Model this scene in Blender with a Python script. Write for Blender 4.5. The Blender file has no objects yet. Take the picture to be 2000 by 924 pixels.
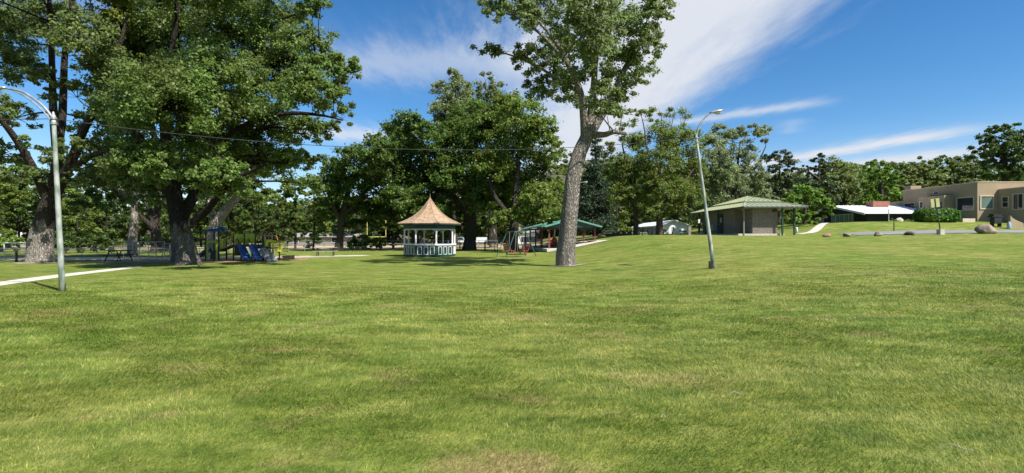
import bpy, math, random
import numpy as np
from math import radians as R, pi
C = bpy.context.scene.collection
sc = bpy.context.scene
EYE, HOR, F = 1.7, 462.0, 1000.0

# ------------------------------------------------------------------ terrain
def ss(t):
    t = np.clip(t, 0, 1); return t*t*(3-2*t)
def G(x, y):
    x = np.asarray(x, float); y = np.asarray(y, float)
    run = 0.055*np.clip(y-6, 0, 42)
    sx = 0.8*ss((x-1)/13)+0.2*ss((x-22)/18)
    return run*sx + 1.0*ss((y-48)/7)*ss((x-25)/12)
def g(x, y): return float(G(x, y))
def P(px, py, d):
    return np.array(((px-1000)/F*d, d, EYE+(HOR-py)/F*d))
def GD(px, d, dz=0):
    x = (px-1000)/F*d
    return np.array((x, d, g(x, d)+dz))
def GP(px, py):
    for d in np.arange(3, 90, .05):
        if EYE+(HOR-py)/F*d <= g((px-1000)/F*d, d): return GD(px, d)
    return GD(px, 60)

# ------------------------------------------------------------------ materials
MATS = {}
def nt(m): return m.node_tree.nodes, m.node_tree.links
def mat(name, col, col2=None, scale=6, rough=.7, metal=0, bump=0, bscale=None, stretch=(1,1,1), spec=.4, detail=5, lo=.35, hi=.65):
    if name in MATS: return MATS[name]
    m = bpy.data.materials.new(name); m.use_nodes = True; n, l = nt(m); b = n['Principled BSDF']
    b.inputs['Roughness'].default_value = rough; b.inputs['Metallic'].default_value = metal
    b.inputs['Specular IOR Level'].default_value = spec
    tc = n.new('ShaderNodeTexCoord'); mp = n.new('ShaderNodeMapping'); mp.inputs['Scale'].default_value = stretch
    l.new(tc.outputs['Object'], mp.inputs['Vector'])
    if col2 is None: col2 = tuple(c*.72 for c in col)
    nz = n.new('ShaderNodeTexNoise'); nz.inputs['Scale'].default_value = scale; nz.inputs['Detail'].default_value = detail
    l.new(mp.outputs[0], nz.inputs['Vector'])
    rp = n.new('ShaderNodeValToRGB'); e = rp.color_ramp.elements
    e[0].position = lo; e[1].position = hi; e[0].color = (*col2, 1); e[1].color = (*col, 1)
    l.new(nz.outputs['Fac'], rp.inputs[0]); l.new(rp.outputs[0], b.inputs['Base Color'])
    if bump:
        n2 = n.new('ShaderNodeTexNoise'); n2.inputs['Scale'].default_value = bscale or scale*4; n2.inputs['Detail'].default_value = 6
        l.new(mp.outputs[0], n2.inputs['Vector'])
        bp = n.new('ShaderNodeBump'); bp.inputs['Strength'].default_value = bump; bp.inputs['Distance'].default_value = .05
        l.new(n2.outputs['Fac'], bp.inputs['Height']); l.new(bp.outputs[0], b.inputs['Normal'])
    MATS[name] = m; return m

def leafmat(name, top, under=None, var=.35, trans=.42):
    if name in MATS: return MATS[name]
    under = under or tuple(min(1, c*1.25+.01) for c in top)
    top = tuple(c*k for c, k in zip(top, (1.85, 1.68, 1.45))); under = tuple(c*1.25 for c in under)
    m = bpy.data.materials.new(name); m.use_nodes = True; n, l = nt(m); b = n['Principled BSDF']; out = n['Material Output']
    ge = n.new('ShaderNodeNewGeometry'); tc = n.new('ShaderNodeTexCoord')
    mx = n.new('ShaderNodeMix'); mx.data_type = 'RGBA'
    mx.inputs[6].default_value = (*top, 1); mx.inputs[7].default_value = (*under, 1)
    l.new(ge.outputs['Backfacing'], mx.inputs[0])
    hs = n.new('ShaderNodeHueSaturation')
    nz = n.new('ShaderNodeTexNoise'); nz.inputs['Scale'].default_value = .45; nz.inputs['Detail'].default_value = 2
    l.new(tc.outputs['Object'], nz.inputs['Vector'])
    def mr(src, a, bb, lo=0, hi=1):
        q = n.new('ShaderNodeMapRange'); q.inputs['From Min'].default_value = lo; q.inputs['From Max'].default_value = hi
        q.inputs['To Min'].default_value = a; q.inputs['To Max'].default_value = bb; l.new(src, q.inputs['Value']); return q.outputs[0]
    v = mr(ge.outputs['Random Per Island'], 1-var, 1+var)
    v2 = mr(nz.outputs['Fac'], .75, 1.25, .3, .7)
    mu = n.new('ShaderNodeMath'); mu.operation = 'MULTIPLY'; l.new(v, mu.inputs[0]); l.new(v2, mu.inputs[1])
    l.new(mu.outputs[0], hs.inputs['Value'])
    l.new(mr(nz.outputs['Fac'], .485, .515, .3, .7), hs.inputs['Hue'])
    l.new(mx.outputs[2], hs.inputs['Color']); l.new(hs.outputs[0], b.inputs['Base Color'])
    b.inputs['Roughness'].default_value = .5; b.inputs['Specular IOR Level'].default_value = .35
    tr = n.new('ShaderNodeBsdfTranslucent'); 
    h2 = n.new('ShaderNodeHueSaturation'); h2.inputs['Saturation'].default_value = 1.15; h2.inputs['Value'].default_value = 1.3
    l.new(hs.outputs[0], h2.inputs['Color']); l.new(h2.outputs[0], tr.inputs['Color'])
    ms = n.new('ShaderNodeMixShader'); ms.inputs[0].default_value = trans
    l.new(b.outputs[0], ms.inputs[1]); l.new(tr.outputs[0], ms.inputs[2]); l.new(ms.outputs[0], out.inputs['Surface'])
    MATS[name] = m; return m

def barkmat(name, light, dark, scale=5, stain_shade=None):
    if name in MATS: return MATS[name]
    m = bpy.data.materials.new(name); m.use_nodes = True; n, l = nt(m); b = n['Principled BSDF']
    b.inputs['Roughness'].default_value = .95; b.inputs['Specular IOR Level'].default_value = .1
    tc = n.new('ShaderNodeTexCoord'); mp = n.new('ShaderNodeMapping'); mp.inputs['Scale'].default_value = (1, 1, .28)
    l.new(tc.outputs['Object'], mp.inputs['Vector'])
    nz0 = n.new('ShaderNodeTexNoise'); nz0.inputs['Scale'].default_value = 3; l.new(mp.outputs[0], nz0.inputs['Vector'])
    ad = n.new('ShaderNodeMix'); ad.data_type = 'VECTOR'; ad.inputs[0].default_value = .30
    l.new(mp.outputs[0], ad.inputs[4]); l.new(nz0.outputs['Color'], ad.inputs[5])
    vo = n.new('ShaderNodeTexVoronoi'); vo.feature = 'DISTANCE_TO_EDGE'; vo.inputs['Scale'].default_value = scale*2.9
    l.new(ad.outputs[1], vo.inputs['Vector'])
    nz = n.new('ShaderNodeTexNoise'); nz.inputs['Scale'].default_value = scale*1.6; nz.inputs['Detail'].default_value = 8; nz.inputs['Roughness'].default_value = .7
    l.new(mp.outputs[0], nz.inputs['Vector'])
    mu = n.new('ShaderNodeMath'); mu.operation = 'MULTIPLY_ADD'; mu.inputs[1].default_value = 1.6; l.new(vo.outputs[0], mu.inputs[0]); l.new(nz.outputs['Fac'], mu.inputs[2])
    rp = n.new('ShaderNodeValToRGB'); e = rp.color_ramp.elements; e[0].position = .4; e[1].position = 1.0
    e[0].color = (*dark, 1); e[1].color = (*light, 1); l.new(mu.outputs[0], rp.inputs[0]); l.new(rp.outputs[0], b.inputs['Base Color'])
    if stain_shade:                       # wet stains plus shade painted into bark above a ragged line, pale below it
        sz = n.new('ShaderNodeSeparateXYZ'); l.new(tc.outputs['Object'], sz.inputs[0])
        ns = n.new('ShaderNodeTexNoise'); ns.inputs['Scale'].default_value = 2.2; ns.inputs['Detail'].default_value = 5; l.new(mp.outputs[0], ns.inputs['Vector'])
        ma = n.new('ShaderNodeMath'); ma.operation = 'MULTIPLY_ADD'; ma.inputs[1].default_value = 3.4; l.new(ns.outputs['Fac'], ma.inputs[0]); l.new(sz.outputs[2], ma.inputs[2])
        rg = n.new('ShaderNodeMapRange'); rg.inputs['From Min'].default_value = stain_shade+1.5; rg.inputs['From Max'].default_value = stain_shade+2.0; l.new(ma.outputs[0], rg.inputs['Value'])
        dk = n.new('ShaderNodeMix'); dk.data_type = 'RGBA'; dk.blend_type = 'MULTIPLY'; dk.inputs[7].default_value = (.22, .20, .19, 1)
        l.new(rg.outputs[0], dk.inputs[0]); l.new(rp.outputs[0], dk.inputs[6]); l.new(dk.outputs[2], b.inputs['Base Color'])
    bp = n.new('ShaderNodeBump'); bp.inputs['Strength'].default_value = 1; bp.inputs['Distance'].default_value = .12
    l.new(mu.outputs[0], bp.inputs['Height']); l.new(bp.outputs[0], b.inputs['Normal'])
    MATS[name] = m; return m

# colour of the mown lawn, shared by the ground sheet and the blades standing on it
def lawn_colour(n, l, blades=False):
    ge = n.new('ShaderNodeNewGeometry'); pos = ge.outputs['Position']
    def noise(scale, detail=4, rough=.55, stretch=(1,1,1), rot=0):
        mp = n.new('ShaderNodeMapping'); mp.inputs['Scale'].default_value = stretch; mp.inputs['Rotation'].default_value = (0, 0, rot)
        l.new(pos, mp.inputs['Vector'])
        z = n.new('ShaderNodeTexNoise'); z.inputs['Scale'].default_value = scale; z.inputs['Detail'].default_value = detail; z.inputs['Roughness'].default_value = rough
        l.new(mp.outputs[0], z.inputs['Vector']); return z.outputs['Fac']
    def ramp(src, stops):
        r = n.new('ShaderNodeValToRGB'); e = r.color_ramp.elements
        while len(e) < len(stops): e.new(.5)
        for k, (p, c) in enumerate(stops): e[k].position = p; e[k].color = (*c, 1) if len(c) == 3 else c
        l.new(src, r.inputs[0]); return r.outputs[0]
    def mix(fac, a, b, mode='MIX'):
        x = n.new('ShaderNodeMix'); x.data_type = 'RGBA'; x.blend_type = mode
        if isinstance(fac, float): x.inputs[0].default_value = fac
        else: l.new(fac, x.inputs[0])
        for s, k in ((a, 6), (b, 7)):
            if isinstance(s, tuple): x.inputs[k].default_value = (*s, 1)
            else: l.new(s, x.inputs[k])
        return x.outputs[2]
    def math_(op, a, b=None, c=None):
        x = n.new('ShaderNodeMath'); x.operation = op
        for k, s in enumerate((a, b, c)):
            if s is None: continue
            if isinstance(s, (int, float)): x.inputs[k].default_value = s
            else: l.new(s, x.inputs[k])
        return x.outputs[0]
    base = ramp(noise(1.6, 7, .68, (.55, 1.15, 1), .35), [(.33, (.094,.132,.024)), (.5, (.146,.180,.036)), (.68, (.232,.246,.072))])
    big = ramp(noise(.16, 3, .5), [(.35, (.82,.95,.75)), (.65, (1.12,1.05,1.1))])
    col = mix(1.0, base, big, 'MULTIPLY')
    streak = ramp(noise(.55, 4, .6, (.45, 1.3, 1), -.12), [(.34, (.86,.91,.82)), (.5, (1,1,1)), (.66, (1.16,1.11,1.15))])
    col = mix(.9, col, streak, 'MULTIPLY')
    tuft = ramp(noise(7, 5, .7), [(.33, (.62,.72,.55)), (.5, (1,1,1)), (.7, (1.3,1.2,1.25))])
    col = mix(.9, col, tuft, 'MULTIPLY')
    mid = ramp(noise(2.6, 5, .7, (.6, 1.2, 1), .2), [(.34, (.66,.76,.58)), (.5, (1,1,1)), (.66, (1.32,1.22,1.25))])
    col = mix(.85, col, mid, 'MULTIPLY')
    dry = math_('SUBTRACT', noise(.8, 6, .7, (.7, 1.1, 1), 1.1), .55)
    dry = math_('MULTIPLY', dry, 5.0)
    sp = n.new('ShaderNodeSeparateXYZ'); l.new(pos, sp.inputs[0]); X, Y = sp.outputs[0], sp.outputs[1]
    # bare patch in the near lawn and the worn line of an old trench across the park
    q = math_('ADD', math_('POWER', math_('DIVIDE', math_('ADD', X, .05), .62), 2), math_('POWER', math_('DIVIDE', math_('SUBTRACT', Y, 3.72), .38), 2))
    blob = math_('SUBTRACT', 1.25, q)
    blob = math_('ADD', blob, math_('MULTIPLY', math_('SUBTRACT', noise(4, 5, .7), .5), 3.2))
    blob = math_('MULTIPLY', blob, .7)
    dry = math_('MAXIMUM', dry, blob)
    ax, ay, bx_, by_ = -17.3, 20.2, -2.5, 29.4
    L = math.hypot(bx_-ax, by_-ay); ux, uy = (bx_-ax)/L, (by_-ay)/L
    dist = math_('ADD', math_('MULTIPLY', math_('SUBTRACT', X, ax), -uy), math_('MULTIPLY', math_('SUBTRACT', Y, ay), ux))
    along = math_('ADD', math_('MULTIPLY', math_('SUBTRACT', X, ax), ux), math_('MULTIPLY', math_('SUBTRACT', Y, ay), uy))
    dist = math_('ADD', dist, math_('MULTIPLY', math_('SUBTRACT', noise(.5, 2), .5), 1.0))
    tr = math_('SUBTRACT', 1.0, math_('DIVIDE', math_('ABSOLUTE', dist), .22))
    tr = math_('MULTIPLY', tr, math_('LESS_THAN', math_('ABSOLUTE', math_('SUBTRACT', along, L/2)), L/2))
    dry = math_('MAXIMUM', dry, math_('MULTIPLY', tr, .75))
    cl = n.new('ShaderNodeClamp'); l.new(dry, cl.inputs[0]); cl.inputs['Max'].default_value = .78
    dcol = ramp(noise(9, 4, .7), [(.3, (.15,.115,.05)), (.6, (.30,.235,.105)), (.75, (.37,.30,.15))])
    col = mix(cl.outputs[0], col, dcol)
    # unwatered ground out beyond the park
    far = n.new('ShaderNodeMapRange'); far.inputs['From Min'].default_value = 62; far.inputs['From Max'].default_value = 72
    l.new(math_('ADD', Y, math_('MULTIPLY', noise(.2, 3), 4.0)), far.inputs['Value'])
    lx = n.new('ShaderNodeMapRange'); lx.inputs['From Min'].default_value = 14; lx.inputs['From Max'].default_value = 4; l.new(X, lx.inputs['Value'])
    fdry = ramp(noise(.5, 5, .6), [(.35, (.10,.12,.04)), (.5, (.26,.21,.11)), (.7, (.36,.29,.17))])
    col = mix(math_('MULTIPLY', far.outputs[0], lx.outputs[0]), col, fdry)
    return col, ge, noise, mix, math_, ramp

def make_lawn_mats():
    m = bpy.data.materials.new('mown_lawn'); m.use_nodes = True; n, l = nt(m); b = n['Principled BSDF']
    col, ge, noise, mix, math_, ramp = lawn_colour(n, l)
    fine = ramp(noise(38, 4, .85), [(.32, (.40,.48,.36)), (.5, (1,1,1)), (.68, (1.65,1.55,1.6))])
    col = mix(.7, col, fine, 'MULTIPLY')
    l.new(col, b.inputs['Base Color']); b.inputs['Roughness'].default_value = .9; b.inputs['Specular IOR Level'].default_value = .1
    bp = n.new('ShaderNodeBump'); bp.inputs['Strength'].default_value = .9; bp.inputs['Distance'].default_value = .05
    h = math_('ADD', noise(22, 4, .75), math_('MULTIPLY', noise(5, 4, .7), 1.5))
    l.new(h, bp.inputs['Height']); l.new(bp.outputs[0], b.inputs['Normal'])
    MATS['lawn'] = m
    m = bpy.data.materials.new('grass_blade'); m.use_nodes = True; n, l = nt(m); b = n['Principled BSDF']
    col, ge, noise, mix, math_, ramp = lawn_colour(n, l)
    rv = ramp(ge.outputs['Random Per Island'], [(0, (.6,.72,.48)), (.5, (1.2,1.2,1.05)), (.86, (1.6,1.5,1.45)), (1, (2.7,2.2,2.6))])
    col = mix(1.0, col, rv, 'MULTIPLY')
    l.new(col, b.inputs['Base Color']); b.inputs['Roughness'].default_value = .55; b.inputs['Specular IOR Level'].default_value = .3
    tr = n.new('ShaderNodeBsdfTranslucent'); l.new(col, tr.inputs[0]); ms = n.new('ShaderNodeMixShader'); ms.inputs[0].default_value = .3
    l.new(b.outputs[0], ms.inputs[1]); l.new(tr.outputs[0], ms.inputs[2]); l.new(ms.outputs[0], n['Material Output'].inputs['Surface'])
    MATS['blade'] = m
make_lawn_mats()

def glassmat(name, col, rough=.06):
    return mat(name, col, tuple(c*.6 for c in col), scale=.7, rough=rough, spec=.35)

M = dict(
 white=mat('white_paint', (.78,.78,.76), (.62,.62,.6), 3, .55),
 green_paint=mat('dark_green_paint', (.012,.055,.038), (.008,.036,.026), 2, .5),
 shingle=None,
 concrete=mat('pale_concrete', (.52,.49,.42), (.40,.37,.31), 4, .9, bump=.3),
 path=mat('path_concrete', (.56,.53,.45), (.44,.41,.34), 1.2, .9, bump=.2),
 gravel=mat('pale_gravel_lane', (.50,.46,.39), (.36,.33,.28), .8, .95, bump=.5, bscale=20),
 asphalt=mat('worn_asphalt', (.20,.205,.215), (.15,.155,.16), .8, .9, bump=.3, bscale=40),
 chips=mat('wood_chips', (.34,.21,.11), (.17,.10,.055), 3, .95, bump=.8, bscale=30),
 dark_metal=mat('dark_steel', (.035,.035,.035), (.02,.02,.02), 5, .5, .3),
 galv=mat('galvanised_steel', (.42,.43,.43), (.30,.31,.31), 8, .45, .6),
 pole=mat('weathered_green_pole_paint', (.33,.35,.315), (.11,.15,.11), 2.2, .6, stretch=(3,3,1), lo=.38, hi=.6),
 arm=mat('grey_arm_steel', (.33,.33,.32), (.2,.2,.2), 6, .5, .3),
 lampglass=mat('lamp_lens', (.62,.56,.44), (.5,.45,.36), 5, .25, spec=.6),
 red=mat('red_brown_stain', (.20,.05,.033), (.12,.032,.024), 4, .65),
 redseat=mat('faded_red_plastic', (.36,.075,.07), (.22,.05,.05), 4, .5),
 bright_red=mat('bright_red_paint', (.62,.03,.02), (.45,.02,.015), 4, .4),
 metal_green=mat('green_metal_roof', (.13,.30,.235), (.10,.245,.19), .8, .4, .1, stretch=(1,1,1)),
 darkgreen_metal=mat('dark_green_steel', (.02,.06,.045), (.012,.04,.03), 4, .45),
 swing_green=mat('green_swing_steel', (.06,.15,.11), (.04,.09,.07), 5, .45, .2),
 stucco=mat('tan_stucco', (.33,.255,.165), (.29,.222,.142), .6, .95, bump=.25, bscale=25),
 stucco_trim=mat('pale_window_trim', (.55,.46,.36), (.47,.39,.3), 3, .8),
 glass=glassmat('dark_window_glass', (.035,.04,.042)),
 curtain=glassmat('curtained_window', (.13,.19,.16), .25),
 black_wall=mat('black_stained_boards', (.012,.012,.014), (.006,.006,.007), 3, .7),
 white_roof=mat('white_metal_roof', (.80,.82,.85), (.72,.74,.78), .5, .45),
 fascia=mat('dark_fascia', (.05,.055,.05), (.035,.04,.036), 4, .6),
 cmu=mat('grey_brown_block', (.20,.165,.14), (.165,.135,.115), 1.2, .9, bump=.2),
 door=mat('dark_door', (.03,.032,.034), (.02,.022,.022), 3, .5),
 blue=mat('blue_plastic', (.018,.085,.31), (.014,.065,.24), 3, .3, spec=.6),
 lime=mat('lime_plastic', (.34,.42,.045), (.27,.34,.035), 3, .45),
 yellow=mat('yellow_enamel', (.62,.62,.03), (.5,.5,.03), 3, .4),
 brown_post=mat('dark_brown_post', (.035,.028,.022), (.02,.016,.013), 4, .5),
 pink=mat('faded_red_pipe', (.55,.20,.13), (.42,.14,.1), 4, .5),
 rock_grey=mat('grey_moulded_rock', (.33,.33,.32), (.10,.10,.10), 3.5, .9, bump=.6),
 stone=mat('brown_boulder', (.30,.235,.185), (.13,.10,.08), 2.2, .95, bump=.8, bscale=7),
 dark_stone=mat('dark_boulder', (.12,.10,.085), (.05,.042,.036), 2.2, .95, bump=.8, bscale=7),
 rubble=mat('rubble_stone', (.40,.33,.24), (.17,.13,.10), 2.5, .95, bump=1, bscale=6),
 signgreen=mat('weathered_sign_back', (.38,.40,.17), (.30,.32,.13), 3, .6),
 wood=mat('weathered_timber', (.28,.22,.15), (.17,.13,.09), 4, .85, stretch=(4,4,.6)),
 greywood=mat('grey_timber', (.33,.31,.28), (.2,.19,.17), 3, .85),
 housewhite=mat('white_siding', (.80,.81,.82), (.72,.73,.75), 1, .7),
 bluegrey=mat('grey_blue_siding', (.28,.33,.42), (.22,.26,.34), 1, .7),
 rubber=mat('black_rubber', (.02,.02,.02), (.012,.012,.012), 5, .8),
 carwhite=mat('white_car_paint', (.75,.77,.80), (.70,.72,.75), 1, .25, spec=.6),
 cardark=mat('dark_car_paint', (.02,.025,.035), (.015,.02,.03), 1, .25, spec=.6),
 carblue=mat('pale_blue_car_paint', (.30,.42,.55), (.27,.38,.5), 1, .25, spec=.6),
 yellowpost=mat('yellow_goal_paint', (.72,.62,.22), (.6,.5,.18), 3, .5),
 black_text=mat('black_lettering', (.012,.012,.012), (.01,.01,.01), 3, .6),
 wire=mat('black_cable', (.05,.05,.05), (.03,.03,.03), 3, .6),
 hillside=mat('dry_hillside', (.15,.13,.075), (.05,.062,.026), .05, .95, bump=.4, bscale=.3),
)
def brickmat(name, c1, c2, mortar, sc_, bw=.5, rh=.25, rot=(R(90),0,0)):
    m = bpy.data.materials.new(name); m.use_nodes = True; n, l = nt(m); b = n['Principled BSDF']
    tc = n.new('ShaderNodeTexCoord'); mp = n.new('ShaderNodeMapping'); mp.inputs['Rotation'].default_value = rot
    l.new(tc.outputs['Object'], mp.inputs[0])
    br = n.new('ShaderNodeTexBrick'); br.inputs['Scale'].default_value = sc_; br.inputs['Color1'].default_value = (*c1, 1); br.inputs['Color2'].default_value = (*c2, 1)
    br.inputs['Mortar'].default_value = (*mortar, 1); br.inputs['Brick Width'].default_value = bw; br.inputs['Row Height'].default_value = rh; br.inputs['Mortar Size'].default_value = .012
    l.new(mp.outputs[0], br.inputs['Vector']); nz = n.new('ShaderNodeTexNoise'); nz.inputs['Scale'].default_value = 9; l.new(tc.outputs['Object'], nz.inputs['Vector'])
    mx = n.new('ShaderNodeMix'); mx.data_type = 'RGBA'; mx.blend_type = 'MULTIPLY'; mx.inputs[0].default_value = .5
    rp = n.new('ShaderNodeValToRGB'); rp.color_ramp.elements[0].position = .35; rp.color_ramp.elements[1].position = .65
    rp.color_ramp.elements[0].color = (.45,.45,.45,1); rp.color_ramp.elements[1].color = (1.3,1.3,1.3,1)
    l.new(nz.outputs['Fac'], rp.inputs[0]); l.new(br.outputs['Color'], mx.inputs[6]); l.new(rp.outputs[0], mx.inputs[7])
    l.new(mx.outputs[2], b.inputs['Base Color']); b.inputs['Roughness'].default_value = .9
    bp = n.new('ShaderNodeBump'); bp.inputs['Strength'].default_value = .5; bp.inputs['Distance'].default_value = .02; bp.invert = True
    l.new(br.outputs['Fac'], bp.inputs['Height']); l.new(bp.outputs[0], b.inputs['Normal'])
    MATS[name] = m; return m
M['block'] = brickmat('block_wall', (.215,.175,.15), (.195,.16,.137), (.175,.145,.125), 1.0, .4, .2)
M['brick'] = brickmat('red_chimney_brick', (.32,.12,.08), (.25,.085,.055), (.28,.22,.18), 2.0, .45, .15)
def shinglemat():
    m = bpy.data.materials.new('cedar_shingles'); m.use_nodes = True; n, l = nt(m); b = n['Principled BSDF']
    tc = n.new('ShaderNodeTexCoord'); mp = n.new('ShaderNodeMapping'); mp.inputs['Scale'].default_value = (7, 7, 9); l.new(tc.outputs['Object'], mp.inputs[0])
    vo = n.new('ShaderNodeTexVoronoi'); vo.inputs['Scale'].default_value = 1.0; l.new(mp.outputs[0], vo.inputs['Vector'])
    rp = n.new('ShaderNodeValToRGB'); e = rp.color_ramp.elements; e[0].color = (.19,.125,.08,1); e[1].color = (.42,.31,.21,1); e.new(.5).color = (.30,.20,.125,1)
    l.new(vo.outputs['Color'], rp.inputs[0])
    wv = n.new('ShaderNodeTexWave'); wv.bands_direction = 'Z'; wv.inputs['Scale'].default_value = 1.6; wv.wave_profile = 'SAW'; l.new(tc.outputs['Object'], wv.inputs['Vector'])
    l.new(rp.outputs[0], b.inputs['Base Color']); b.inputs['Roughness'].default_value = .9
    bp = n.new('ShaderNodeBump'); bp.inputs['Strength'].default_value = .6; bp.inputs['Distance'].default_value = .04
    l.new(wv.outputs['Fac'], bp.inputs['Height']); l.new(bp.outputs[0], b.inputs['Normal']); return m
M['shingle'] = shinglemat()

# ------------------------------------------------------------------ mesh helpers (world coordinates)
class MB:
    def __init__(s): s.v = []; s.f = []
    def add(s, vs, fs):
        o = len(s.v); s.v += [tuple(map(float, p)) for p in vs]; s.f += [tuple(i+o for i in f) for f in fs]; return s
    def obox(s, c, u, v, w):
        c, u, v, w = map(np.asarray, (c, u, v, w))
        vs = [c+a*u+b*v+e*w for e in (-1, 1) for b in (-1, 1) for a in (-1, 1)]
        return s.add(vs, [(0,2,3,1),(4,5,7,6),(0,1,5,4),(2,6,7,3),(0,4,6,2),(1,3,7,5)])
    def box(s, x0, x1, y0, y1, z0, z1):
        return s.obox(((x0+x1)/2, (y0+y1)/2, (z0+z1)/2), ((x1-x0)/2, 0, 0), (0, (y1-y0)/2, 0), (0, 0, (z1-z0)/2))
    def bar(s, a, b, w, h=None):
        a, b = np.asarray(a, float), np.asarray(b, float); d = b-a; L = np.linalg.norm(d); d = d/L
        up = np.array((0, 0, 1.)) if abs(d[2]) < .9 else np.array((0, 1., 0))
        u = np.cross(d, up); u /= np.linalg.norm(u); v = np.cross(u, d)
        return s.obox((a+b)/2, d*L/2, u*w/2, v*(h or w)/2)
    def tube(s, pts, r, n=8, cap=True):
        pts = [np.asarray(p, float) for p in pts]; k = len(pts)
        rr = r if hasattr(r, '__len__') else [r]*k
        vs = []; ref = None
        for i, p in enumerate(pts):
            t = pts[min(i+1, k-1)]-pts[max(i-1, 0)]; t = t/(np.linalg.norm(t)+1e-9)
            if ref is None:
                ref = np.cross(t, (0, 1, 0) if abs(t[1]) < .9 else (1, 0, 0))
            u = ref-t*np.dot(ref, t); u /= np.linalg.norm(u)+1e-9; ref = u; w = np.cross(t, u)
            for j in range(n):
                a = 2*pi*j/n; vs.append(p+rr[i]*(math.cos(a)*u+math.sin(a)*w))
        fs = [(i*n+j, i*n+(j+1) % n, (i+1)*n+(j+1) % n, (i+1)*n+j) for i in range(k-1) for j in range(n)]
        if cap: fs += [tuple(range(n-1, -1, -1)), tuple((k-1)*n+j for j in range(n))]
        return s.add(vs, fs)
    def prism(s, poly, ext):
        k = len(poly); e = np.asarray(ext, float)
        vs = [np.asarray(p, float) for p in poly]; vs = vs+[p+e for p in vs]
        return s.add(vs, [tuple(range(k)), tuple(range(2*k-1, k-1, -1))]+[(i, (i+1) % k, (i+1) % k+k, i+k) for i in range(k)])
    def lathe(s, prof, c, n=16, rot=0):
        vs = [(c[0]+r*math.cos(2*pi*j/n+rot), c[1]+r*math.sin(2*pi*j/n+rot), c[2]+z) for r, z in prof for j in range(n)]
        k = len(prof)
        return s.add(vs, [(i*n+j, i*n+(j+1) % n, (i+1)*n+(j+1) % n, (i+1)*n+j) for i in range(k-1) for j in range(n)])
    def build(s, name, m, parent=None, loc=None, smooth=False):
        if parent is not None: org = ORG[parent.name]
        else: org = np.asarray(loc if loc is not None else (0, 0, 0), float)
        me = bpy.data.meshes.new(name)
        me.from_pydata([tuple(np.asarray(p)-org) for p in s.v], [], s.f)
        me.materials.append(m)
        if smooth: me.polygons.foreach_set('use_smooth', [True]*len(me.polygons))
        import bmesh
        b = bmesh.new(); b.from_mesh(me); bmesh.ops.recalc_face_normals(b, faces=b.faces); b.to_mesh(me); b.free()
        o = bpy.data.objects.new(name, me); C.objects.link(o)
        if parent is not None: o.parent = parent
        else: o.location = org
        ORG[o.name] = org
        return o
ORG = {}
def thing(name, label, cat, loc, group=None):
    o = bpy.data.objects.new(name, None); C.objects.link(o); o.location = tuple(map(float, loc)); o.empty_display_size = .3
    ORG[o.name] = np.asarray(loc, float); o['label'] = label; o['category'] = cat
    if group: o['group'] = group
    return o
def tag(o, label, cat, group=None, kind=None):
    o['label'] = label; o['category'] = cat
    if group: o['group'] = group
    if kind: o['kind'] = kind
    return o
def fast_mesh(name, co, nper, m, smooth=False):
    nv = len(co); nf = nv//nper
    me = bpy.data.meshes.new(name); me.vertices.add(nv); me.vertices.foreach_set('co', co.astype(np.float32).ravel())
    me.loops.add(nv); me.loops.foreach_set('vertex_index', np.arange(nv, dtype=np.int32))
    me.polygons.add(nf); me.polygons.foreach_set('loop_start', np.arange(0, nv, nper, dtype=np.int32))
    me.materials.append(m); me.update(calc_edges=True); return me
def grid_mesh(name, X, Y, Z, m, kind='structure', smooth=True):
    a, b = X.shape; co = np.stack((X, Y, Z), -1).reshape(-1, 3)
    idx = np.arange(a*b).reshape(a, b)
    q = np.stack((idx[:-1, :-1], idx[:-1, 1:], idx[1:, 1:], idx[1:, :-1]), -1).reshape(-1, 4)
    me = bpy.data.meshes.new(name); me.from_pydata(co.tolist(), [], q.tolist()); me.materials.append(m)
    if smooth: me.polygons.foreach_set('use_smooth', [True]*len(me.polygons))
    o = bpy.data.objects.new(name, me); C.objects.link(o); o['kind'] = kind; return o
def strip(name, centre, widths, m, lift=.006, seg=1.0, nx=4):
    """a road or path laid on the terrain along a centre line"""
    pts = catmull([np.array((*c, 0.)) for c in centre], 10)
    W = np.interp(np.linspace(0, 1, len(pts)), np.linspace(0, 1, len(widths)), widths)
    rows = []
    for i, p in enumerate(pts):
        t = pts[min(i+1, len(pts)-1)]-pts[max(i-1, 0)]; t /= np.linalg.norm(t); nrm = np.array((-t[1], t[0], 0))
        rows.append([p+nrm*W[i]*(k/nx-.5) for k in range(nx+1)])
    A = np.array(rows); Z = G(A[..., 0], A[..., 1])+lift
    return grid_mesh(name, A[..., 0], A[..., 1], Z, m)
def catmull(pts, n=6):
    pts = [np.asarray(p, float) for p in pts]
    if len(pts) < 3:
        return [pts[0]+(pts[-1]-pts[0])*t for t in np.linspace(0, 1, n+1)]
    q = [2*pts[0]-pts[1]]+pts+[2*pts[-1]-pts[-2]]; out = []
    for i in range(1, len(q)-2):
        for t in np.linspace(0, 1, n, endpoint=False):
            a, b, c, d = q[i-1], q[i], q[i+1], q[i+2]
            out.append(.5*((2*b)+(-a+c)*t+(2*a-5*b+4*c-d)*t*t+(-a+3*b-3*c+d)*t**3))
    out.append(pts[-1]); return out

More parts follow.
